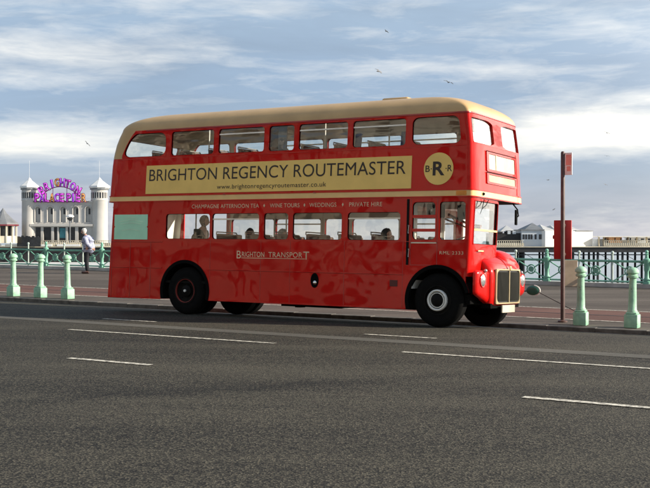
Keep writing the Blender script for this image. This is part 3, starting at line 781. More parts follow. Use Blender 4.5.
# green notice behind the rear platform window
b = NB(); vs = [b.verts.new(UP(x, z, .012)) for x, z in ((-2.0, 1.58), (-1.05, 1.58), (-1.05, 1.83), (-1.075, 1.855), (-1.05, 1.88), (-1.05, 2.125), (-2.0, 2.125), (-2.0, 1.88), (-1.975, 1.855), (-2.0, 1.83))]; b.faces.new(vs); thicken(b, (0, .012, 0))
gn = obj('green_notice', b, M['green_notice'], bus)
b = NB()
for z, x0, x1 in ((2.03, -1.7, -1.35), (1.965, -1.88, -1.17), (1.91, -1.82, -1.23), (1.77, -1.78, -1.28)):
    n = 18; lo = [b.verts.new(UP(x0 + (x1 - x0) * k / n, z - .012 + .03 * math.sin(PI * k / n), .015)) for k in range(n + 1)]; hi = [b.verts.new(UP(x0 + (x1 - x0) * k / n, z + .012 + .03 * math.sin(PI * k / n), .015)) for k in range(n + 1)]
    for k in range(n): b.faces.new((lo[k], lo[k + 1], hi[k + 1], hi[k]))
obj('faint_print', b, M['green_pale'], gn)
# fuel filler and socket
mx = Matrix.Translation((3.24, 0, .80)) @ Matrix.Rotation(PI / 2, 4, 'X') @ Matrix.Diagonal((.62, 1, 1, 1))
b = NB(); lathe(b, [(.145, 0), (.145, .012), (.115, .014), (.10, .004), (0, .004)], 28, mx, cap=False); ff = obj('fuel_filler', b, M['black'], bus, smooth=40)
b = NB(); ball(b, (3.255, -.02, .755), .045, sy=.5, seg=12); obj('filler_cap', b, M['chrome'], ff, smooth=60)
b = NB(); box(b, 4.905, 5.07, -.008, .0, .73, .85, bev=.003); obj('socket_cover', b, mat('dark_red_flap', (.09, .008, .008), .5), bus)
b = NB(); box(b, 2.6, 2.72, .3, .5, .24, .40); obj('exhaust_bracket', b, M['darkmetal'], bus)

# ---- seats and rails inside
def seat(s, w0, w1, fl, top):
    b = NB(); box(b, s - .03, s + .05, w0, w1, fl + .35, top, bev=.03, seg=2); box(b, s, s + .42, w0, w1, fl + .36, fl + .48, bev=.03, seg=2)
    o = obj('seat', b, M['seat'], bus, smooth=40)
    b = NB(); tube(b, [(s - .05, w0 + .05, top - .02), (s - .07, w0 + .08, top + .035), (s - .07, w1 - .08, top + .035), (s - .05, w1 - .05, top - .02)], .014, 6); obj('grab_rail', b, M['alu'], o)
for k in range(9):
    s = -1.05 + k * .77
    seat(s, .10, .95, 2.45, 3.49); seat(s, 1.48, 2.32, 2.45, 3.49)
for k in range(6):
    s = .75 + k * .74
    seat(s, .10, .95, .71, 1.72); seat(s, 1.48, 2.32, .71, 1.72)
b = NB()
for s in (-.2, 1.3, 2.8, 4.3): tube(b, [(s, 1.0, 2.45), (s, 1.0, 4.3)], .016, 8)
for s in (-.5, 1.9, 3.4): tube(b, [(s, .98, .71), (s, .98, 2.3)], .016, 8)
obj('grab_pole', b, M['white'], bus, smooth=60)
b = NB(); box(b, 1.95, 2.0, .15, .7, 3.25, 4.15); box(b, 2.25, 2.45, .08, .11, 3.4, 3.95); obj('curtain', b, mat('grey_curtain', (.16, .17, .17), .9), bus)
b = NB()
for s in (4.02, 5.02):
    vs = [b.verts.new(p_) for p_ in ((s, .10, 3.38), (s + .13, .10, 3.38), (s + .16, .10, 3.66), (s + .02, .10, 3.66))]; b.faces.new(vs)
thicken(b, (0, .03, 0)); obj('curtain', b, mat('navy_curtain', (.012, .02, .06), .9), bus)

# ================================================================= PEOPLE
def skin_body(name, joints, edges, m, parent, lvl=2, root=0):
    me = bpy.data.meshes.new(name); me.from_pydata([j[0] for j in joints], edges, []); me.materials.append(m)
    o = bpy.data.objects.new(name, me); COL.objects.link(o)
    md = o.modifiers.new('s', 'SKIN'); md.use_smooth_shade = True
    for i, j in enumerate(joints):
        r = j[1]; me.skin_vertices[0].data[i].radius = r if isinstance(r, tuple) else (r, r)
        me.skin_vertices[0].data[i].use_root = i == root
    sb = o.modifiers.new('u', 'SUBSURF'); sb.levels = lvl; sb.render_levels = lvl
    dg = bpy.context.evaluated_depsgraph_get(); new = bpy.data.meshes.new_from_object(o.evaluated_get(dg))
    o.modifiers.clear(); o.data = new; bpy.data.meshes.remove(me)
    new.polygons.foreach_set('use_smooth', [True] * len(new.polygons))
    o.parent = parent; return o
def head_bm(c, face=(1, 0, 0), s=1.0):
    """head with nose, brows, chin and ears, looking along face"""
    f = Vector(face).normalized(); up = Vector((0, 0, 1)); l = up.cross(f)
    R = Matrix((f, l, up)).transposed().to_4x4(); R.translation = Vector(c)
    b = NB(); r = bmesh.ops.create_uvsphere(b, u_segments=24, v_segments=18, radius=1)
    for v_ in r['verts']:
        x, y, z = v_.co
        k = 1 - .22 * max(0, -z) - (.10 if z < 0 and x < 0 else 0) * abs(z)
        X, Y, Z = x * .098 * k, y * .076 * k, z * .118
        if x > .5 and -.75 < z < -.3: X += .010
        if x > .8 and abs(z - .12) < .18 and abs(y) > .15: X -= .010
        v_.co = R @ (Vector((X, Y, Z)) * s)
    mx = R @ Matrix.Scale(s, 4)
    lathe(b, [(.019, 0), (.013, .022), (.003, .036)], 8, mx @ Matrix.Translation((.088, 0, -.028)) @ Matrix.Rotation(math.radians(70), 4, 'Y'))
    for sy in (-1, 1): ball(b, (-.005, sy * .079, -.005), .022, .8, .35, 1.4, 10, mx)
    box(b, .088, .097, -.024, .024, -.066, -.058, mx=mx)
    return b, mx
def hair_bm(mx, long_=.0):
    b = NB(); r = bmesh.ops.create_uvsphere(b, u_segments=24, v_segments=18, radius=1)
    for v_ in r['verts']:
        x, y, z = v_.co
        X, Y, Z = x * .110 - .008, y * .090, z * .120 + .012
        if x > .35 and z < .45: X = .02 + .05 * max(0, z); Y *= .85
        if z < -.2 and x < .35: Z -= long_ * (-z); Y *= .92
        n = .004 * math.sin(13 * x + 7 * y + 9 * z); v_.co = mx @ Vector((X + n, Y + n, Z + n))
    return b
def eyes_bm(mx):
    b = NB()
    for sy in (-1, 1): ball(b, (.088, sy * .031, .008), .010, .6, 1.2, .8, 8, mx)
    return b

# the walker on the promenade, hands clasped behind the back
WT, WV = -15.97, 13.95
wk = empty('person', W(WT, WV, prom_h(WT, WV) + .004), math.radians(172), 'white haired person in lavender patterned jacket and dark trousers, hands clasped behind the back', 'person')
# local frame: faces +x, z up
J = [((0, 0, .93), (.11, .14)), ((.0, 0, 1.08), (.13, .165)), ((.02, 0, 1.26), (.13, .18)), ((.05, 0, 1.42), (.105, .17)), ((.10, 0, 1.50), (.062, .065)), ((.14, 0, 1.57), (.052, .052)),
     ((.04, .20, 1.41), .072), ((-.06, .27, 1.16), .056), ((-.20, .09, .98), .042), ((-.235, .02, .955), .034),
     ((.04, -.20, 1.41), .072), ((-.06, -.27, 1.16), .056), ((-.20, -.09, .98), .042), ((-.235, -.02, .96), .034),
     ((0, .09, .86), (.10, .095)), ((.03, .10, .50), .066), ((-.02, .10, .09), .046), ((.13, .11, .035), (.04, .035)),
     ((0, -.09, .86), (.10, .095)), ((.10, -.10, .50), .066), ((.08, -.10, .09), .046), ((.23, -.11, .035), (.04, .035))]
E_ = [(0, 1), (1, 2), (2, 3), (3, 4), (4, 5), (3, 6), (6, 7), (7, 8), (8, 9), (3, 10), (10, 11), (11, 12), (12, 13), (0, 14), (14, 15), (15, 16), (16, 17), (0, 18), (18, 19), (19, 20), (20, 21)]
skin_body('body', J, E_, M['skin'], wk)
hb, hm = head_bm((.18, 0, 1.67), (1, .05, -.15)); obj('head', hb, M['skin'], wk, smooth=60)
obj('hair', hair_bm(hm, .01), M['hair_white'], wk, smooth=60); obj('eyes', eyes_bm(hm), M['coat_black'], wk)
g_ = .036
JJ = [(p_, tuple(x + g_ for x in (r_ if isinstance(r_, tuple) else (r_, r_)))) for p_, r_ in [J[1], J[2], J[3], ((.085, 0, 1.475), (.06, .07)), J[6], J[7], J[8], J[10], J[11], J[12], ((-.01, 0, .93), (.16, .19)), ((.0, 0, .78), (.165, .20))]]
skin_body('jacket', JJ, [(0, 1), (1, 2), (2, 3), (2, 4), (4, 5), (5, 6), (2, 7), (7, 8), (8, 9), (0, 10), (10, 11)], M['jacket'], wk)
JT = [((0, 0, .88), (.12, .15)), (J[14][0], (.10, .10)), (J[15][0], (.088, .088)), ((-.02, .10, .07), (.07, .07)), (J[18][0], (.10, .10)), (J[19][0], (.088, .088)), ((.08, -.10, .07), (.07, .07))]
skin_body('trousers', JT, [(0, 1), (1, 2), (2, 3), (0, 4), (4, 5), (5, 6)], M['trousers'], wk)
for x, y in ((.04, .11), (.14, -.11)):
    b = NB(); box(b, x - .12, x + .17, y - .048, y + .048, 0, .085, bev=.03, seg=3); obj('shoe', b, M['shoe'], wk, smooth=50)
for sy in (1, -1):                             # fingers of the clasped hands
    for k in range(4):
        z = .985 - k * .022; L_ = (.075, .085, .08, .062)[k]
        skin_body('finger', [((-.235, sy * .025, z), .011), ((-.262, sy * (.025 - L_ * .5), z - .006), .010), ((-.262, sy * (.025 - L_), z - .012), .008)], [(0, 1), (1, 2)], M['skin'], wk, 1)
    skin_body('thumb', [((-.222, sy * .03, .985), .012), ((-.24, sy * .01, 1.015), .010), ((-.25, -sy * .015, 1.02), .008)], [(0, 1), (1, 2)], M['skin'], wk, 1)

def passenger(s, w, hip, face, hair, coat, label, lean=0, hl=.02):
    loc = BUSMX @ Vector((s, w, hip)); a = math.atan2(face[1], face[0])
    r_ = empty('person', loc, -HEAD + a, label, 'person')
    Jp = [((0, 0, .10), (.15, .20)), ((lean * .3, 0, .28), (.14, .20)), ((lean * .7, 0, .49), (.12, .19)), ((lean, 0, .57), (.075, .08)), ((lean + .01, 0, .62), (.06, .06)),
          ((lean * .7, .19, .49), .075), ((.08, .23, .22), .048), ((.30, .16, .18), .036), ((.38, .13, .18), (.02, .04)),
          ((lean * .7, -.19, .49), .075), ((.08, -.23, .22), .048), ((.30, -.16, .18), .036), ((.38, -.13, .18), (.02, .04)),
          ((.40, .10, .10), .075), ((.42, .10, -.32), .05), ((.40, -.10, .10), .075), ((.42, -.10, -.32), .05)]
    Ep = [(0, 1), (1, 2), (2, 3), (3, 4), (2, 5), (5, 6), (6, 7), (7, 8), (2, 9), (9, 10), (10, 11), (11, 12), (0, 13), (13, 14), (0, 15), (15, 16)]
    skin_body('body', Jp, Ep, M['skin'], r_, 1)
    hb_, hm_ = head_bm((lean + .025, 0, .72), (1, 0, 0)); obj('head', hb_, M['skin'], r_, smooth=60); obj('hair', hair_bm(hm_, hl), hair, r_, smooth=60); obj('eyes', eyes_bm(hm_), M['coat_black'], r_)
    cj = [(Jp[i][0], tuple(x + .02 for x in (Jp[i][1] if isinstance(Jp[i][1], tuple) else (Jp[i][1],) * 2))) for i in (0, 1, 2, 5, 6, 7, 9, 10, 11)]
    skin_body('jacket', cj, [(0, 1), (1, 2), (2, 3), (3, 4), (4, 5), (2, 6), (6, 7), (7, 8)], coat, r_, 1)
passenger(-.10, .55, 1.28, (.9, .3), M['hair_dark'], M['coat_dark'], 'passenger in a dark olive coat seated at the rearmost lower deck window', .14)
passenger(1.33, .50, 1.0, (.6, -.8), M['hair_dark'], M['coat_beige'], 'dark haired passenger in a beige top looking out of the second lower deck window', 0)
passenger(2.1, .55, .99, (1, 0), M['hair_grey'], M['coat_grey'], 'grey haired passenger in a grey top behind the narrow middle lower deck window', 0)
passenger(4.52, .55, 1.0, (1, .2), M['hair_dark'], M['coat_black'], 'dark haired passenger in black at the lower deck window next to the cab door', 0, .12)

# ================================================================= GROUND
def sheet(name, t0, t1, v0, v1, hf, m, dz=0, nt=30, nv=8, vs=None, kind='structure'):
    b = NB(); ts = [t0 + (t1 - t0) * k / nt for k in range(nt + 1)]; vs = vs or [v0 + (v1 - v0) * k / nv for k in range(nv + 1)]
    grid(lambda t, v_, d: W(t, v_, hf(t, v_) + dz), ts, vs, bm=b)
    o = obj(name, b, m, smooth=60)
    if kind: o['kind'] = kind
    return o
sheet('road', -160, 160, 0, 0, road_h, M['road'], nt=64, vs=[-60, -30, -15, -8, -4, 0, .7, 1.4, 2.1, 2.75])
b = NB()
for k in range(160):                           # kerb stones in a row, one sheet of pattern
    t = -80 + k; hh = prom_h(t, 2.8)
    P8 = [W(t + dt, v_, z) for dt in (.004, .996) for v_, z in ((2.74, road_h(t, 2.75) - .1), (2.74, hh - .012), (2.752, hh), (2.95, hh + .001), (2.95, road_h(t, 2.75) - .1))]
    vs_ = [b.verts.new(p_) for p_ in P8]
    for i in range(4): b.faces.new((vs_[i], vs_[i + 1], vs_[6 + i], vs_[5 + i]))
    b.faces.new(vs_[:5]); b.faces.new(vs_[5:])
obj('kerb', b, M['granite'])['kind'] = 'structure'
sheet('promenade', -120, 120, 0, 0, prom_h, M['prom'], nt=60, vs=[2.95, 3.3, 6, 10, 14, 16.9])
sheet('cycle_lane', -120, 120, 4.35, 7.0, prom_h, M['cycle'], .004, nt=60, nv=2)
for v_ in (4.30, 7.05): sheet('lane_line', -120, 120, v_ - .05, v_ + .05, prom_h, M['paint'], .008, nt=60, nv=1)
sheet('lane_line', -120, 120, 5.62, 5.70, prom_h, M['dark_strip'], .008, nt=60, nv=1)  # thin dark stripe along the middle of the cycle lane
sheet('kerb_shade_strip', -80, 80, 2.30, 2.735, road_h, M['dark_strip'], .004, nt=60, nv=1)  # dark strip laid as the shade at the foot of the kerb
b = NB(); grid(lambda t, v_, d: W(t, v_ + .0033 * (t - 0), road_h(t, v_) + .004), [-80 + 5 * k for k in range(33)], [-2.98, -2.52], bm=b); obj('smooth_strip', b, M['road_strip'])['kind'] = 'structure'
for k in range(-4, 7):
    t = .73 + 6.58 * k; sheet('road_line', t, t + 4.36, -4.17, -4.06, road_h, M['paint'], .008, nt=4, nv=1)
for k in range(-3, 5):
    t = 3.92 + 6.48 * k; sheet('road_line', t, t + (1.43 if k == 0 else 2.4), -7.43, -7.31, road_h, M['paint'], .008, nt=3, nv=1)
for k in range(-5, 5):
    t = -.49 + 5.95 * k; sheet('road_line', t, t + 1.35, -1.98, -1.88, road_h, M['paint'], .008, nt=3, nv=1)
# sea wall and sea
b = NB(); grid(lambda t, h_, d: W(t, 16.9, h_ if h_ < -1 else prom_h(t, 16.9)), [-120 + 4 * k for k in range(61)], [-9.5, 0], bm=b); obj('sea_wall', b, M['stone']); bpy.data.objects['sea_wall']['kind'] = 'structure'
def sea_mat():
    m, nt, out = new_mat('sea_water'); N, L = nt.nodes, nt.links
    p_ = N.new('ShaderNodeBsdfPrincipled'); L.new(p_.outputs[0], out.inputs[0])
    p_.inputs['Base Color'].default_value = (.30, .34, .36, 1); p_.inputs['Roughness'].default_value = .22; p_.inputs['IOR'].default_value = 1.33
    tc = N.new('ShaderNodeTexCoord'); n = N.new('ShaderNodeTexNoise'); n.inputs['Scale'].default_value = .35; n.inputs['Detail'].default_value = 6
    L.new(tc.outputs['Object'], n.inputs['Vector']); bp_ = N.new('ShaderNodeBump'); bp_.inputs['Distance'].default_value = .25; bp_.inputs['Strength'].default_value = .5
    L.new(n.outputs[0], bp_.inputs['Height']); L.new(bp_.outputs[0], p_.inputs['Normal']); return m
M['sea'] = sea_mat()
b = NB(); g0 = W(-7000, 16.95, -9); vs_ = [b.verts.new(W(t, v_, -9)) for t, v_ in ((-7000, 16.95), (7000, 16.95), (7000, 9000), (-7000, 9000))]; b.faces.new(vs_)
obj('sea', b, M['sea'])['kind'] = 'structure'
b = NB(); vs_ = [b.verts.new(W(t, v_, -9.6)) for t, v_ in ((-7000, -3000), (7000, -3000), (7000, 16.9), (-7000, 16.9))]; b.faces.new(vs_)
obj('ground', b, M['prom'])['kind'] = 'structure'

# ================================================================= BOLLARDS
def bollard(label):
    r_ = empty('bollard', label=label, cat='bollard', group='mint green bollards along the kerb')
    b = NB(); box(b, -.132, .132, -.132, .132, 0, .27, bev=.02, seg=2); box(b, -.11, .11, -.11, .11, .27, .305, bev=.012, seg=1)
    obj('base', b, M['mint'], r_, smooth=30)
    b = NB(); lathe(b, [(.10, .30), (.102, .33), (.083, .36), (.079, .5), (.072, .80), (.069, .98)], 20, cap=False); obj('shaft', b, M['mint'], r_, smooth=40)
    b = NB(); lathe(b, [(.072, .975), (.105, .985), (.108, 1.02), (.088, 1.03), (.086, 1.06), (.118, 1.075), (.118, 1.12), (.09, 1.155), (.055, 1.18), (0, 1.19)], 20, cap=False); obj('cap', b, M['mint'], r_, smooth=40)
    return r_
BL = [(-8.56, 'mint green bollard nearest the left edge of the picture'), (-7.52, 'mint green bollard in the middle of the three left of the bus'), (-6.5, 'mint green bollard closest to the rear of the bus'),
      (7.56, 'mint green bollard just right of the brown bus stop pole'), (8.59, 'mint green bollard farthest right, next to the right edge of the picture')]
b0 = bollard(BL[0][1]); b0.location = W(BL[0][0], 3.2, prom_h(BL[0][0], 3.2)); b0.rotation_euler = (0, 0, -HEAD)
for k_, (t, lb) in enumerate(BL[1:]):
    q_ = dup(b0, W(t, 3.2, prom_h(t, 3.2)), -HEAD, lb); q_.rotation_euler = ((-.012, .01, .014, -.008)[k_], (.008, -.014, .006, .012)[k_], -HEAD + (.05, -.04, .1, .03)[k_])

# ================================================================= SEAFRONT RAILINGS
RV = 16.2; SP = 1.083
rails = empty('seafront_railing', W(0, RV, 0), 0, 'long sea green iron railing with round rosettes along the far edge of the promenade', 'railing')
RI = W(0, RV, 0)
def rp(t, v_, h): return W(t, RV + v_, prom_h(t, RV) + h) - RI
def rail_line(h, r_, m, name):
    b = NB(); tube(b, [rp(t, 0, h) for t in range(-60, 61, 4)], r_, 6); return obj(name, b, m, rails, smooth=60)
rail_line(.82, .042, M['mint_far'], 'top_rail'); rail_line(.18, .032, M['mint_far'], 'bottom_rail')
b = NB()
rows = [[b.verts.new(rp(t, v_, z)) for t in range(-60, 61, 4)] for v_, z in ((-.12, -.05), (-.12, .12), (.25, .12), (.25, -.05))]
for A, B in zip(rows, rows[1:]):
    for i in range(len(A) - 1): b.faces.new((A[i], A[i + 1], B[i + 1], B[i]))
obj('plinth', b, M['stone'], rails)
b = NB(); lathe(b, [(.030, .1), (.030, 1.02), (.044, 1.03), (.03, 1.045)], 8, cap=False); ball(b, (0, 0, 1.09), .052, seg=10); thin0 = obj('thin_post', b, M['mint_pale'], None, smooth=50)
b = NB(); box(b, -.10, .10, -.10, .10, .08, .2, bev=.01); lathe(b, [(.095, .2), (.11, .25), (.075, .32), (.07, .5), (.09, .56), (.09, .78), (.115, .82), (.115, .90), (.06, .93), (.05, 1.04), (.075, 1.06), (.03, 1.09)], 12, cap=False); ball(b, (0, 0, 1.13), .055, seg=10); thick0 = obj('thick_post', b, M['mint_far'], None, smooth=50)
def panel_mesh():
    b = NB(); c = SP / 2
    for k in range(16):
        a0, a1 = 2 * PI * k / 16, 2 * PI * (k + 1) / 16
        tube(b, [(c + .145 * math.cos(a0), 0, .5 + .145 * math.sin(a0)), (c + .145 * math.cos(a1), 0, .5 + .145 * math.sin(a1))], .024, 5, cap=False)
        if k % 4 == 0: tube(b, [(c, 0, .5), (c + .14 * math.cos(a0 + .39), 0, .5 + .14 * math.sin(a0 + .39))], .014, 5)
    lathe(b, [(.0, -.02), (.095, -.02), (.095, .02), (0, .02)], 12, Matrix.Translation((c, 0, .5)) @ Matrix.Rotation(PI / 2, 4, 'X'), cap=False)
    for sx in (-1, 1):
        for sz in (-1, 1):
            tube(b, [(c + sx * .12, 0, .5 + sz * .07), (c + sx * .33, 0, .5 + sz * .20), (c + sx * .51, 0, .5 + sz * .31)], .022, 5)
    return b
pan0 = obj('rosette_panel', panel_mesh(), M['mint_far'], None, smooth=50)
first = {}
for k in range(-28, 22):
    t = 2.169 + k * SP
    thick = (k % 3 == 0)
    for src in ((thick0 if thick else thin0), pan0):
        o = src if src.name not in first else src.copy()
        if src.name in first: COL.objects.link(o)
        first[src.name] = 1
        o.parent = rails; o.location = rp(t, 0, 0); o.rotation_euler = (0, 0, -HEAD)

# ================================================================= BUS STOP POLE, OVAL LAMP, BOARD
PT, PV = 7.03, 3.65
pb = W(PT, PV, prom_h(PT, PV)); stop = empty('bus_stop_pole', pb, -HEAD, 'tall thin brown pole with dark red case and small faded red flag', 'bus stop')
b = NB(); lathe(b, [(.10, 0), (.10, .03), (.045, .05), (.043, 3.50), (.03, 3.53), (0, 3.535)], 14, cap=False); obj('post', b, M['pole'], stop, smooth=50)
cb = Matrix.Rotation(math.radians(12), 4, 'Z')
b = NB(); box(b, -.19, .17, .05, .13, 1.30, 2.11, bev=.012, mx=cb); obj('timetable_case', b, M['sign_red'], stop, smooth=40)
b = NB(); box(b, -.21, -.185, .05, .14, 1.72, 1.80, mx=cb); obj('latch', b, M['sign_red'], stop)
b = NB(); box(b, .045, .20, -.012, .012, 3.04, 3.50, bev=.006); fl_ = obj('stop_flag', b, M['white'], stop)
b = NB(); box(b, .07, .185, -.016, .016, 3.24, 3.46, bev=.002); box(b, .09, .17, -.016, .016, 3.12, 3.22, bev=.002); obj('flag_print', b, M['flag_red'], fl_)
b = NB(); tube(b, [(0, 0, 2.0), (.0, .08, 2.0)], .05, 8); tube(b, [(0, 0, 1.4), (.0, .08, 1.4)], .05, 8); obj('clamp', b, M['pole'], stop)

lt, lv = 5.98, 6.2
lb = W(lt, lv, prom_h(lt, lv)); ov = empty('oval_sign', lb, -HEAD, 'low dark green oval fitting on a raked stay just beyond the nose of the bus', 'oval fitting')
b = NB(); ball(b, (-.55, 0, .47), 1, .17, .06, .115, 20); obj('oval_head', b, M['kiosk_green'], ov, smooth=60)
b = NB()
for k in range(10):
    a0 = -1.2 + 2.6 * k / 10; a1 = -1.2 + 2.6 * (k + 1) / 10
    tube(b, [(-.55 + .172 * math.cos(a0), 0, .47 + .117 * math.sin(a0)), (-.55 + .172 * math.cos(a1), 0, .47 + .117 * math.sin(a1))], .018, 6)
obj('pale_rim', b, M['white'], ov)
b = NB(); tube(b, [(-.40, 0, .43), (.75, -.6, .02)], .012, 6); tube(b, [(-.72, 0, .45), (-1.0, 0, .43), (-1.0, 0, 0)], .018, 6); obj('stay', b, M['granite'], ov)

bt, bv = 5.0, 16.75
bb_ = W(bt, bv, prom_h(bt, bv)); b = NB(); box(b, -.22, .22, -.02, .02, .12, .92, bev=.01); box(b, -.20, -.16, -.04, .04, -.02, .12); box(b, .16, .20, -.04, .04, -.02, .12)
# ================================================================= PIER
PZ = 220.0; KX = PZ / 1093.5; Z0_ = EYE - (243.8 - 239.4) * KX
def px(x): return (x - 325) * KX
def pz(y): return EYE - (y - 239.4) * KX
pier = empty('pier', (0, PZ, 0), 0, 'long iron pier on dark piles with a pale slatted fence along its deck', 'pier')
X0, X1 = -95, 150
DT = pz(246.6)
b = NB(); box(b, X0, X1, 0, 45, DT - .15, DT); obj('deck', b, M['pier_cream'], pier)
b = NB(); box(b, X0, X1, .2, 45, DT - 1.15, DT - .15); obj('deck_beam', b, M['pier_iron'], pier)
b = NB()
x = X0
while x < X1:
    for y in (1.0, 8.0, 17.0, 28.0):
        xx = x + y * .13; tube(b, [(xx, y, DT - .9), (xx, y, -9.5)], .24, 6)
    tube(b, [(x, 1, DT - 1.2), (x + 5.0, 1, -4.0)], .05, 4)
    x += 5.0
box(b, X0, X1, .8, 1.0, DT - 1.75, DT - 1.55)
# pier piles are one repeated part of more than a hundred, kept as one mesh
o = obj('pile', b, M['pier_iron'], pier); o['kind'] = 'stuff'
b = NB()                                       # fence
for xa, xb in ((px(20), px(112)), (px(495), px(524)), (px(604), X1), (X0, px(0))):
    box(b, xa, xb, .10, .16, DT + 1.15, DT + 1.25); box(b, xa, xb, .1, .16, DT + .1, DT + .2); box(b, xa, xb, .14, .16, DT + .15, DT + .75)
    x = xa
    while x < xb: box(b, x, x + .12, .1, .16, DT, DT + 1.2); x += .42
obj('fence', b, M['pier_cream'], pier)['kind'] = 'stuff'
b = NB(); 
for xa, xb in ((-10, 1), (5, 25.5), (35, 52), (57, 80), (85, 104)): box(b, px(xa), px(xb), -.05, .15, pz(246.2), pz(244.2))
obj('fascia_panel', b, M['pier_bright'], pier)
b = NB(); box(b, px(-60), px(112), .3, 30, -2.9, DT - .6); obj('shaded_understructure', b, M['pier_iron'], pier)  # dark box stands in for the shaded ironwork under the deck
b = NB(); box(b, px(-60), px(112), -2, 30, -9.2, -3.0); obj('landing_stage', b, M['pier_bright'], pier)

# entrance building with two towers
ent = empty('pier_entrance', (px(62), PZ, pz(243)), 0, 'white pier entrance building with arched niches between two small domed towers', 'building')
EO = Vector((px(62), PZ, pz(243)))
def ep(x, y, yy=0): return (px(x) - EO.x, yy, pz(y) - EO.z)
def ebox(b, xa, xb, ya, yb, d0, d1, bev=0): box(b, px(xa) - EO.x, px(xb) - EO.x, d0, d1, pz(yb) - EO.z, pz(ya) - EO.z, bev=bev)
holes_ = []
ops = [(33, 39.5), (42, 50), (52.5, 56), (57.5, 64.5), (66.5, 74), (77, 84)]
ol = [(px(29) - EO.x, pz(243) - EO.z), (px(92) - EO.x, pz(243) - EO.z), (px(92) - EO.x, pz(201.5) - EO.z), (px(29) - EO.x, pz(201.5) - EO.z)]
for a, c in ops: holes_.append([(px(a) - EO.x, pz(242) - EO.z), (px(a) - EO.x, pz(227) - EO.z), (px(c) - EO.x, pz(227) - EO.z), (px(c) - EO.x, pz(242) - EO.z)])
niche = [36.5, 49.0, 61.8, 74.5, 87.0]
for c in niche:
    cx = px(c) - EO.x; r_ = 2.5 * KX; holes_.append([(cx - r_, pz(222) - EO.z)] + [(cx + r_ * math.cos(a), pz(209) - EO.z + r_ * math.sin(a)) for a in [PI - PI * k / 10 for k in range(11)]] + [(cx + r_, pz(222) - EO.z)])
obj('wall', plate(ol, holes_, lambda x, z, d=0: Vector((x, 1.0 - d, z)), .45), M['pier_white'], ent, keep=True)
b = NB(); ebox(b, 29, 92, 203, 243, 1.5, 12); obj('back_wall', b, M['pier_white'], ent)
b = NB()
for a, c in ops: ebox(b, a, c, 227, 242.5, 1.46, 1.49)
obj('doorway', b, M['pier_win'], ent)
b = NB(); ebox(b, 58, 64, 228, 238, 1.40, 1.45); obj('shopfront', b, M['teal'], ent)
for c in niche:
    b = NB(); ebox(b, c + .1, c + 1.9, 208.3, 214, 1.38, 1.45); obj('window', b, M['pier_win'], ent)
    b = NB()
    cx = px(c) - EO.x; pr = None
    for k in range(11):
        a = PI * k / 10; p_ = Vector((cx + 3.1 * KX * math.cos(a), .93, pz(209) - EO.z + 3.1 * KX * math.sin(a)))
        if pr: tube(b, [pr, p_], .10, 6)
        pr = p_
    for sx in (-1, 1): tube(b, [(cx + sx * 3.1 * KX, .93, pz(209) - EO.z), (cx + sx * 3.1 * KX, .93, pz(222) - EO.z)], .10, 6)
    obj('niche_arch', b, M['pier_white'], ent, smooth=60)
b = NB(); ebox(b, 29, 92, 200.6, 202.2, .7, 1.6); ebox(b, 29, 92, 224, 226.2, .5, 1.3); obj('cornice', b, M['pier_white'], ent)
def tower(cx_px, half):
    cx = px(cx_px) - EO.x; R_ = half * KX; zz = lambda y: pz(y) - EO.z
    b = NB(); lathe(b, [(R_ * 1.05, zz(243)), (R_, zz(236)), (R_ * .98, zz(201)), (R_ * 1.06, zz(200)), (R_ * 1.02, zz(199)), (R_ * 1.0, zz(188.5)), (R_ * 1.12, zz(188))], 16, Matrix.Translation((cx, 2.0, 0)), cap=False); t_ = obj('tower', b, M['pier_white'], ent, smooth=40)
    b = NB(); lathe(b, [(R_ * 1.12, zz(188)), (R_ * 1.28, zz(187)), (R_ * 1.26, zz(185.6)), (R_ * .9, zz(183.5)), (R_ * .35, zz(180)), (R_ * .12, zz(177.6)), (0, zz(176.8))], 8, Matrix.Translation((cx, 2.0, 0)), cap=False); obj('roof', b, M['pier_bright'], t_)
    b = NB(); lathe(b, [(R_ * 1.13, zz(189.3)), (R_ * 1.15, zz(189.2)), (R_ * 1.15, zz(188.2)), (R_ * 1.13, zz(188.1))], 16, Matrix.Translation((cx, 2.0, 0)), cap=False); obj('eave_shade_ring', b, M['slate'], t_)  # dark ring painted as shade under the tower eave
    for k in range(9):
        a = math.radians(200 + 17.5 * k); m_ = Matrix.Translation((cx, 2.0, 0)) @ Matrix.Rotation(a, 4, 'Z')
        b = NB(); box(b, R_ * .95, R_ * 1.015, -.14, .14, zz(198), zz(192.2), mx=m_); obj('window', b, M['pier_win'], t_)
    b = NB(); tube(b, [(cx, 2.0, zz(178)), (cx, 2.0, zz(160))], .022, 5); obj('flagpole', b, M['pier_bright'], t_)
tower(26.8, 7.6); tower(97.5, 8.4)

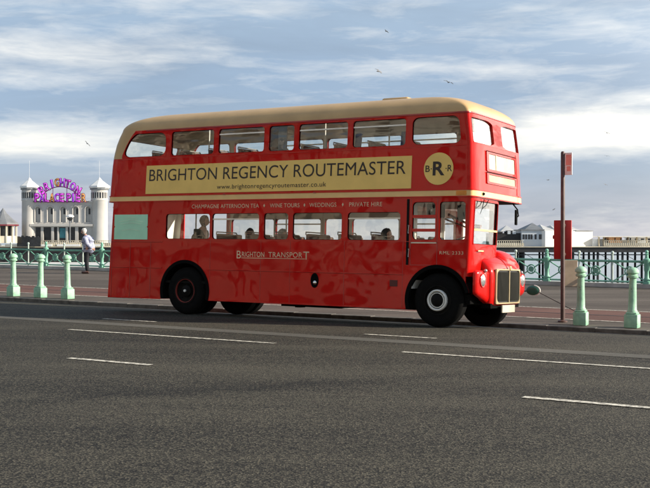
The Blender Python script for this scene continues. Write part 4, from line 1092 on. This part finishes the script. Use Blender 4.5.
# the sign: separate letters
sg = empty('pier_sign', (px(60), PZ + .3, pz(200)), 0, 'multicoloured purple sign letters reading BRIGHTON in an arch over PALACE PIER', 'sign')
SO = Vector((px(60), PZ + .3, pz(200)))
LC = {k: mat('sign_' + k, c, .5, emit=.05, var=.35, scale=2.5) for k, c in dict(purple=(.30, .04, .60), magenta=(.42, .035, .50), blue=(.10, .09, .55), gold=(.42, .20, .05), pink=(.70, .20, .45), maroon=(.25, .03, .16)).items()}
def sign_letter(ch, x, y, w, h, rot, col):
    b = text_bm(ch, w, h, 1, .02); thicken(b, (0, 0, .25))
    m_ = Matrix.Translation((x, 0, y)) @ Matrix.Rotation(rot, 4, 'Y') @ Matrix.Rotation(PI / 2, 4, 'X') @ Matrix.Translation((-w / 2, -h / 2, 0))
    b.transform(m_); o = obj('letter', b, LC[col], sg)
    b = text_bm(ch, w * 1.16, h * 1.12, 1, .07); b.transform(Matrix.Translation((x, 0.28, y)) @ Matrix.Rotation(rot, 4, 'Y') @ Matrix.Rotation(PI / 2, 4, 'X') @ Matrix.Translation((-w * .58, -h * .56, 0))); obj('letter_backing', b, LC['maroon'], o)
cols = ['magenta', 'magenta', 'purple', 'gold', 'purple', 'magenta', 'purple', 'magenta']
for i, ch in enumerate('BRIGHTON'):
    f = (i - 3.5) / 3.5; x = px(59.3 + f * 18.2) - SO.x; y = pz(182.2 + 8.2 * abs(f) ** 2) - SO.z
    sign_letter(ch, x, y, (5.0 if ch != 'I' else 2) * KX, 8.0 * KX, math.radians(26) * f, cols[i])
cols = ['magenta', 'purple', 'magenta', 'gold', 'purple', 'magenta', None, 'magenta', 'purple', 'magenta', 'gold']
xs_ = [36.5, 41.5, 46.5, 51.6, 56.5, 61.2, None, 68.3, 72.8, 77.5, 83.5]
for i, ch in enumerate('PALACE PIER'):
    if ch == ' ': continue
    sign_letter(ch, px(xs_[i]) - SO.x, pz(197.6) - SO.z, (4.7 if ch != 'I' else 2) * KX, 8.4 * KX, 0, cols[i])
b = NB()
prv = None
for k in range(25):
    f = -1.1 + 2.2 * k / 24; p_ = Vector((px(59.3 + f * 18.2) - SO.x, .45, pz(186.5 + 8.2 * f * f) - SO.z))
    if prv: tube(b, [prv, p_], .10, 5)
    prv = p_
box(b, px(32) - SO.x, px(88) - SO.x, .4, .55, pz(202) - SO.z, pz(201.2) - SO.z)
for x in (40, 52, 66, 78): box(b, px(x) - SO.x - .05, px(x) - SO.x + .05, .4, .5, pz(203) - SO.z, pz(186.5 + 8.2 * ((x - 59.3) / 18.2) ** 2) - SO.z)
obj('sign_frame', b, LC['maroon'], sg)

# kiosk at the far left
def ko(name, x, y, label, cat): return empty(name, (px(x), PZ - 2, pz(y)), 0, label, cat)
kk = ko('pier_kiosk', 6, 243, 'round kiosk with a grey witch hat roof at the left end of the pier', 'kiosk')
b = NB(); lathe(b, [(15.5 * KX, pz(224.6) - pz(243)), (14.8 * KX, pz(223) - pz(243)), (9 * KX, pz(218.5) - pz(243)), (4.2 * KX, pz(214) - pz(243)), (1.0 * KX, pz(209.5) - pz(243)), (0, pz(208) - pz(243))], 12, cap=False); obj('roof', b, M['slate'], kk)
b = NB(); lathe(b, [(15.5 * KX, pz(226) - pz(243)), (15.6 * KX, pz(224.6) - pz(243))], 12, cap=False); obj('fascia', b, M['maroon'], kk)
b = NB(); lathe(b, [(13 * KX, 0), (13 * KX, pz(236) - pz(243))], 12); obj('counter', b, M['pier_cream'], kk)
for k in range(12):
    a = 2 * PI * k / 12; b = NB(); tube(b, [(13 * KX * math.cos(a), 13 * KX * math.sin(a), 0), (13 * KX * math.cos(a), 13 * KX * math.sin(a), pz(225) - pz(243))], .2, 6); obj('column', b, M['pier_cream'], kk)
b = NB(); lathe(b, [(10 * KX, .2), (10 * KX, pz(225) - pz(243))], 12); obj('window', b, M['pier_win'], kk)
lp = empty('pier_lamp', (px(73.5), PZ - 3, pz(243)), 0, 'pale round headed lamp post in front of the white pier entrance', 'lamp post')
b = NB(); tube(b, [(0, 0, 0), (0, 0, pz(218) - pz(243))], .11, 6); obj('post', b, M['slate'], lp)
b = NB(); lathe(b, [(.2, pz(221) - pz(243)), (.6, pz(219) - pz(243)), (.5, pz(218) - pz(243))], 12); obj('lantern', b, M['pier_win'], lp)
b = NB(); lathe(b, [(.8, pz(217.2) - pz(243)), (.75, pz(216) - pz(243)), (.3, pz(214.8) - pz(243)), (0, pz(214.5) - pz(243))], 12); obj('lamp_shade', b, M['pier_bright'], lp)
b = NB()
for k in range(11):
    x = (px(18 + 2.1 * k)); hgt = .9 + .5 * random.random(); box(b, x, x + .5, -.2, .3, DT, DT + 1.0 + hgt, bev=.06)
hd = obj('dark_hedge_tubs', b, M['pier_win']); hd.location = (0, PZ - .6, 0)
tag(hd, 'row of dark potted shrubs on the pier deck in front of the left tower', 'shrubs', kind='stuff')

# right hand pier buildings
def pyr(b, xa, xb, xp, yb_, yp, d0, d1):
    a = [b.verts.new(p_) for p_ in ((px(xa), d0, pz(yb_)), (px(xb), d0, pz(yb_)), (px(xb), d1, pz(yb_)), (px(xa), d1, pz(yb_)))]; t_ = b.verts.new((px(xp), (d0 + d1) / 2 - 0, pz(yp)))
    for i in range(4): b.faces.new((a[i], a[(i + 1) % 4], t_))
    b.faces.new(a)
g1 = empty('grey_pier_hall', (0, PZ + 2, 0), 0, 'pale grey hall on the pier with a row of dark windows and steep slate roof', 'building')
b = NB(); box(b, px(523.5), px(546), 0, 10, DT, pz(230.5)); obj('wall', b, M['pier_grey'], g1)
b = NB(); box(b, px(522.8), px(546.3), -.25, 10.2, pz(230.5), pz(229.2)); obj('eave', b, M['slate'], g1)
b = NB(); pyr(b, 526.5, 545, 538.5, 229.3, 222.3, 0, 9); obj('roof', b, M['slate'], g1)
for x in (525.4, 528.0, 530.9, 533.4, 537.5, 541.8, 544.0):
    b = NB(); box(b, px(x) - .2, px(x) + .2, -.04, .02, pz(239.3), pz(234.3)); obj('window', b, M['pier_win'], g1)
g2 = empty('white_pier_hall', (px(546.3), PZ + 1, 0), math.radians(28), 'long bright white hall on the pier behind the dark red bus stop case', 'building')
Q2 = lambda x: (px(x) - px(546.3)) / math.cos(math.radians(28)) * 1.03
b = NB(); box(b, Q2(546.3), Q2(599.2), 0, 12, DT, pz(230.8)); obj('wall', b, M['pier_bright'], g2)
b = NB(); box(b, Q2(580), Q2(599.6), -.2, 12.2, pz(230.8), pz(230.1)); obj('eave', b, M['slate'], g2)
for xa, xb, xp, yp in ((547, 561, 554.5, 224.2), (573, 589, 580.5, 222.8), (560, 573, 566, 225)):
    b = NB(); a = [b.verts.new((Q2(xx), dd_, pz(230.8))) for xx, dd_ in ((xa, .5), (xb, .5), (xb, 8), (xa, 8))]; t_ = b.verts.new((Q2(xp), 4, pz(yp)))
    for i in range(4): b.faces.new((a[i], a[(i + 1) % 4], t_))
    b.faces.new(a); obj('roof', b, M['slate_light'], g2)
for k in range(4):
    x = 548 + k * 3.2; b = NB(); box(b, Q2(x), Q2(x + 1.4), -.04, .02, pz(238.5), pz(236)); obj('window', b, M['pier_grey'], g2)
g3 = empty('dark_pier_stall', (0, PZ + 3, 0), 0, 'dark stall with a small pointed roof on the pier above the bus bonnet', 'stall')
b = NB(); box(b, px(494), px(523.4), 0, 8, DT, pz(233)); box(b, px(500), px(505), -.1, 3, pz(233), pz(231.5)); box(b, px(509), px(518), -.1, 3, pz(233), pz(230.4)); obj('wall', b, M['pier_iron'], g3)
b = NB(); pyr(b, 503, 519, 512, 231.5, 224.8, .5, 7); obj('roof', b, M['slate_light'], g3)
b = NB(); box(b, px(510), px(513), -.12, -.05, pz(234), pz(230.8)); box(b, px(515), px(518.4), -.12, -.05, pz(234), pz(230.8)); obj('shutter', b, M['pier_grey'], g3)
st = empty('pier_stall', (0, PZ + 6, 0), 0, 'low orange and white striped stall at the right end of the pier', 'stall')
b = NB(); box(b, px(617), px(630), 0, 5, DT, pz(237)); obj('wall', b, mat('orange_boards', (.72, .42, .24), .8, var=.2), st)
b = NB(); box(b, px(605), px(660), -1, 6, pz(237), pz(236)); obj('awning', b, M['pier_bright'], st)
for x in (606, 611, 636, 645, 655):
    b = NB(); box(b, px(x), px(x + .7), -.5, .5, DT, pz(237)); obj('column', b, M['pier_cream'], st)
b = NB(); box(b, px(606), px(616), 1, 5, DT, pz(239)); box(b, px(633), px(660), 2, 5, DT, pz(240)); obj('counter', b, M['pier_grey'], st)
b = NB()
for x, w_ in ((611.5, 1.5), (634, .8), (628, .8), (622, .6), (637.5, 1)): box(b, px(x), px(x + w_), -.8, -.2, pz(241.5), pz(237.8), bev=.1)
obj('dark_sack', b, M['pier_iron'], st)

ps = empty('pier_shelter', (0, PZ + 14, 0), 0, 'low white shelter with dark openings behind the pier fence at the right edge', 'shelter')
b = NB(); box(b, px(632) * 1.06, px(675) * 1.06, 0, 5, DT, pz(237.5)); obj('wall', b, M['pier_bright'], ps)
for x in (636, 642, 648, 654, 661):
    b = NB(); box(b, px(x) * 1.06, px(x + 3.2) * 1.06, -.05, .02, DT + .8, pz(238.5)); obj('opening', b, M['pier_win'], ps)
b = NB(); box(b, px(631) * 1.06, px(676) * 1.06, -.4, 5.4, pz(237.5), pz(236.8)); obj('roof', b, M['slate_light'], ps)
# sandwich board leaning by the rail
b = NB(); box(b, -.20, .20, -.03, .03, 0, .84, bev=.01); o = obj('leaning_board', b, M['beige']); o.location = W(3.15, 15.7, prom_h(3.15, 15.7)); o.rotation_euler = (0, 0, -.1)
tag(o, 'beige weathered board leaning at the green railing behind the bus stop pole', 'board')

# gulls
def gull(x, y, Y, s, bank, label):
    p_ = Vector(((x - 325) / 1093.5 * Y, Y, EYE + (239.4 - y) / 1093.5 * Y)); b = NB()
    tube(b, [(-.28, 0, 0), (-.12, 0, .01), (.1, 0, .015), (.24, 0, .03), (.3, 0, .02)], [.02, .07, .075, .045, .012], 8)
    for sy in (-1, 1):
        A = [(.10, .04), (.14, .30), (.04, .62), (-.10, .66), (-.05, .3), (-.08, .04)]; zz = [0, .12, .05, .04, .11, 0]
        vs_ = [b.verts.new((a, sy * w_, z)) for (a, w_), z in zip(A, zz)]
        f1 = b.faces.new((vs_[0], vs_[1], vs_[4], vs_[5])); f2 = b.faces.new((vs_[1], vs_[2], vs_[3], vs_[4]))
        thick_ = bmesh.ops.extrude_face_region(b, geom=[f1, f2])
        for g in thick_['geom']:
            if isinstance(g, bmesh.types.BMVert): g.co.z -= .02
    o = obj('gull', b, M['bird'], smooth=50); o.location = p_; o.rotation_euler = (bank, 0, random.uniform(0, 6)); o.scale = (s * .6,) * 3
    tag(o, label, 'bird', 'gulls in the sky')
GL = [(378.5, 71.5, 70, 1, .5, 'gull above the middle of the bus, lower of the two left of the roof vent'), (386.5, 31.5, 95, .8, .3, 'gull highest in the sky, near the top of the picture'), (448.5, 82.5, 80, 1, -.3, 'gull flying just above the front of the bus roof'),
      (607, 133, 110, .9, .4, 'gull before the bright cloud right of the bus stop flag'), (606.7, 156, 120, .8, .2, 'gull in the middle of the three right of the bus stop pole'), (605.5, 184.6, 120, .8, -.4, 'gull lowest of the three right of the bus stop pole'),
      (548, 180, 110, .8, .1, 'gull in the blue gap between the bus and the bus stop pole'), (554, 209.5, 120, .8, .3, 'gull low over the pier roofs just left of the pole'), (87.5, 143.7, 90, .8, .7, 'gull over the right pier tower left of the bus')]
for g in GL: gull(*g)

# unseen terrace added across the road behind the camera: it lights and shows in the side of the bus
TC = [(.74, .66, .50), (.78, .76, .70), (.70, .58, .44), (.76, .72, .60), (.66, .62, .55), (.78, .70, .54), (.74, .74, .72), (.70, .60, .46)]
t0_ = -62
for i in range(8):
    wd_ = (15, 12, 17, 14, 16, 13, 18, 15)[i]; ht = (15.5, 17, 14, 16.5, 18, 15, 16, 14.5)[i]; dep = (0, .8, .2, 1.2, .4, 0, .9, .3)[i]
    o_ = W(t0_, -36 - dep, 0); hs_ = empty('terrace_house', o_, -HEAD, 'pale %s seafront house %s' % (('cream', 'white', 'buff', 'ivory', 'stone coloured', 'yellow', 'bright white', 'tan')[i], ('at the far left end of the terrace', 'second in the terrace', 'third in the terrace', 'fourth in the terrace', 'fifth in the terrace', 'sixth in the terrace', 'seventh in the terrace', 'at the right end of the terrace')[i]), 'house', 'unseen houses added across the road')
    mw = mat('stucco', TC[i], .85, var=.08, scale=.4)
    hl_ = []
    nw = max(3, int(wd_ // 3.6))
    for r__ in range(5):
        for c__ in range(nw):
            xc = (c__ + .5) * wd_ / nw; zb = .6 + r__ * 3.2; hl_.append(rect(xc - .65, xc + .65, zb + .6, min(ht - 1, zb + 2.6)))
    obj('wall', plate([(0, -.3), (wd_ - .01, -.3), (wd_ - .01, ht), (0, ht)], hl_, lambda x, z, d=0: Vector((x, d, z)), .35), mw, hs_, keep=True)
    b = NB(); box(b, 0, wd_ - .01, -9, -.36, -.3, ht - .2); obj('dark_rooms', b, M['pier_win'], hs_)
    b = NB(); box(b, 0, wd_ - .01, .0, .5, ht - .8, ht - .4); box(b, 0, wd_ - .01, .002, .7, 3.3, 3.55); obj('cornice', b, mw, hs_)
    t0_ += wd_
# ================================================================= LIGHT, SKY, CAMERA
SAZ = math.atan2(.974, -.225); SEL = math.radians(24)
world = bpy.data.worlds.new('World'); sc.world = world; world.use_nodes = True
nt = world.node_tree; N, L = nt.nodes, nt.links; N.clear()
out = N.new('ShaderNodeOutputWorld'); bg = N.new('ShaderNodeBackground'); bg.inputs[1].default_value = .10; L.new(bg.outputs[0], out.inputs[0])
sky = N.new('ShaderNodeTexSky'); sky.sky_type = 'NISHITA'; sky.sun_disc = False; sky.sun_elevation = SEL; sky.sun_rotation = SAZ
tc = N.new('ShaderNodeTexCoord'); sp = N.new('ShaderNodeSeparateXYZ'); L.new(tc.outputs['Generated'], sp.inputs[0])
def mth(op, a, b_=None, c=None, clamp=False):
    n = N.new('ShaderNodeMath'); n.operation = op; n.use_clamp = clamp
    for i, x in enumerate((a, b_, c)):
        if x is None: continue
        if isinstance(x, (int, float)): n.inputs[i].default_value = x
        else: L.new(x, n.inputs[i])
    return n.outputs[0]
az = mth('ARCTAN2', sp.outputs[0], sp.outputs[1]); el = mth('ARCSINE', sp.outputs[2])
ramp = N.new('ShaderNodeValToRGB'); r = ramp.color_ramp; r.interpolation = 'EASE'
stops = [(0.0, (.42, .42, .465)), (.05, (.365, .385, .45)), (.10, (.27, .335, .435)), (.22, (.235, .315, .43)), (.34, (.275, .36, .465)), (.5, (.25, .33, .42)), (1, (.22, .29, .38))]
while len(r.elements) < len(stops): r.elements.new(.5)
for e, (p_, c_) in zip(r.elements, stops): e.position = p_; e.color = rgb(c_)
elr = mth('MULTIPLY', el, 1.6, clamp=True); L.new(elr, ramp.inputs[0])
cmb = N.new('ShaderNodeCombineXYZ'); L.new(mth('MULTIPLY', az, 4.0), cmb.inputs[0]); L.new(mth('MULTIPLY', el, 21.0), cmb.inputs[1])
def noise(scale, det, rough, dist=0, off=0):
    n = N.new('ShaderNodeTexNoise'); n.inputs['Scale'].default_value = scale; n.inputs['Detail'].default_value = det; n.inputs['Roughness'].default_value = rough; n.inputs['Distortion'].default_value = dist
    m_ = N.new('ShaderNodeMapping'); m_.inputs['Location'].default_value = (off, off * .7, 0); L.new(cmb.outputs[0], m_.inputs[0]); L.new(m_.outputs[0], n.inputs['Vector']); return n.outputs[0]
n1 = noise(1.6, 8, .58, .4, 3.1); n2 = noise(5.0, 7, .6, .6, 9.3)
def blob(x, y, rx, ry, amp):                   # a patch of cloud centred at a direction, given in radians
    a0 = math.atan2(x - 325, 1093.5); e0 = (239.4 - y) / 1093.5
    dx_ = mth('MULTIPLY', mth('SUBTRACT', az, a0), 1093.5 / rx); dy_ = mth('MULTIPLY', mth('SUBTRACT', el, e0), 1093.5 / ry)
    d2 = mth('ADD', mth('MULTIPLY', dx_, dx_), mth('MULTIPLY', dy_, dy_)); return mth('MULTIPLY', mth('EXPONENT', mth('MULTIPLY', d2, -1)), amp)
mask = None
for bl in ((60, 62, 130, 22, .75), (20, 20, 110, 20, .3), (20, 143, 130, 17, 1.1), (600, 134, 115, 24, 1.7), (490, 72, 75, 7, .55), (350, 70, 120, 14, .25), (650, 104, 30, 6, .5), (240, 12, 90, 10, .3), (640, 225, 200, 18, .25), (560, 15, 120, 16, .15), (40, 108, 100, 12, -.25), (420, 118, 60, 10, -.2), (590, 190, 100, 14, -.35)):
    o_ = blob(*bl); mask = o_ if mask is None else mth('ADD', mask, o_)
dens = mth('ADD', mask, mth('MULTIPLY_ADD', n1, 1.9, -.98)); dens = mth('ADD', dens, mth('MULTIPLY_ADD', n2, .9, -.45))
dens = mth('MULTIPLY', dens, .85, clamp=True)
soft = mth('SMOOTH_MIN', dens, 1.0, .2)
m1 = N.new('ShaderNodeMix'); m1.data_type = 'RGBA'; L.new(dens, m1.inputs[0]); L.new(ramp.outputs[0], m1.inputs[6]); m1.inputs[7].default_value = (.80, .77, .71, 1)
dk = noise(1.1, 6, .55, .3, 17.7); dkf = mth('MULTIPLY', mth('MULTIPLY_ADD', dk, 2.4, -1.05, True), .85)
m2 = N.new('ShaderNodeMix'); m2.data_type = 'RGBA'; L.new(mth('MULTIPLY', dkf, mth('SUBTRACT', 1.0, dens)), m2.inputs[0]); L.new(m1.outputs[2], m2.inputs[6]); m2.inputs[7].default_value = (.185, .235, .31, 1)
sc10 = N.new('ShaderNodeMix'); sc10.data_type = 'RGBA'; sc10.blend_type = 'MULTIPLY'; sc10.inputs[0].default_value = 1; L.new(m2.outputs[2], sc10.inputs[6]); sc10.inputs[7].default_value = (10, 10, 10, 1)
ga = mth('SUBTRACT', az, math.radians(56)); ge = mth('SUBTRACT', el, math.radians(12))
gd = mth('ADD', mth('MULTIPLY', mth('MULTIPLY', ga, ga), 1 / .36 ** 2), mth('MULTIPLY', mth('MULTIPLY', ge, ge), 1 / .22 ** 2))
gl = mth('MULTIPLY', mth('EXPONENT', mth('MULTIPLY', gd, -1)), mth('MULTIPLY_ADD', n1, 75, 5))  # added glow in the unseen sky, brightening reflections on the bus front
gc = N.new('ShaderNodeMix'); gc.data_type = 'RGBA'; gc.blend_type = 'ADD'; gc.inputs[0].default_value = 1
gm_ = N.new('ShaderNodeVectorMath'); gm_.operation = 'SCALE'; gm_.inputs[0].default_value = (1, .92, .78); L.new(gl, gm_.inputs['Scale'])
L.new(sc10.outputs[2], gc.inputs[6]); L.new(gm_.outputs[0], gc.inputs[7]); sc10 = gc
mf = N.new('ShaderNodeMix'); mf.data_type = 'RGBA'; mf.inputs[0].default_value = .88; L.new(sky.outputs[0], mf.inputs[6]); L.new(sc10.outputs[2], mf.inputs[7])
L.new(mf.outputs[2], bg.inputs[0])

sun = bpy.data.lights.new('sun', 'SUN'); sun.energy = 5.0; sun.angle = math.radians(.5); sun.color = (1, .90, .76)
so = bpy.data.objects.new('sun', sun); COL.objects.link(so)
sd = Vector((math.sin(SAZ) * math.cos(SEL), math.cos(SAZ) * math.cos(SEL), math.sin(SEL)))
so.rotation_euler = sd.to_track_quat('Z', 'Y').to_euler(); so.location = (0, 0, 30)

cam = bpy.data.cameras.new('camera'); cam.lens = 1093.5 / 650 * 36; cam.sensor_width = 36; cam.clip_start = .1; cam.clip_end = 20000
co = bpy.data.objects.new('camera', cam); COL.objects.link(co); co.location = (0, 0, EYE); co.rotation_euler = (PI / 2 - .0042, 0, 0); sc.camera = co

sc.view_settings.view_transform = 'Standard'; sc.view_settings.look = 'None'; sc.view_settings.exposure = .6; sc.view_settings.gamma = 1
sc.view_settings.use_curve_mapping = False
sc.cycles.max_bounces = 8; sc.cycles.transparent_max_bounces = 24; sc.cycles.use_denoising = True
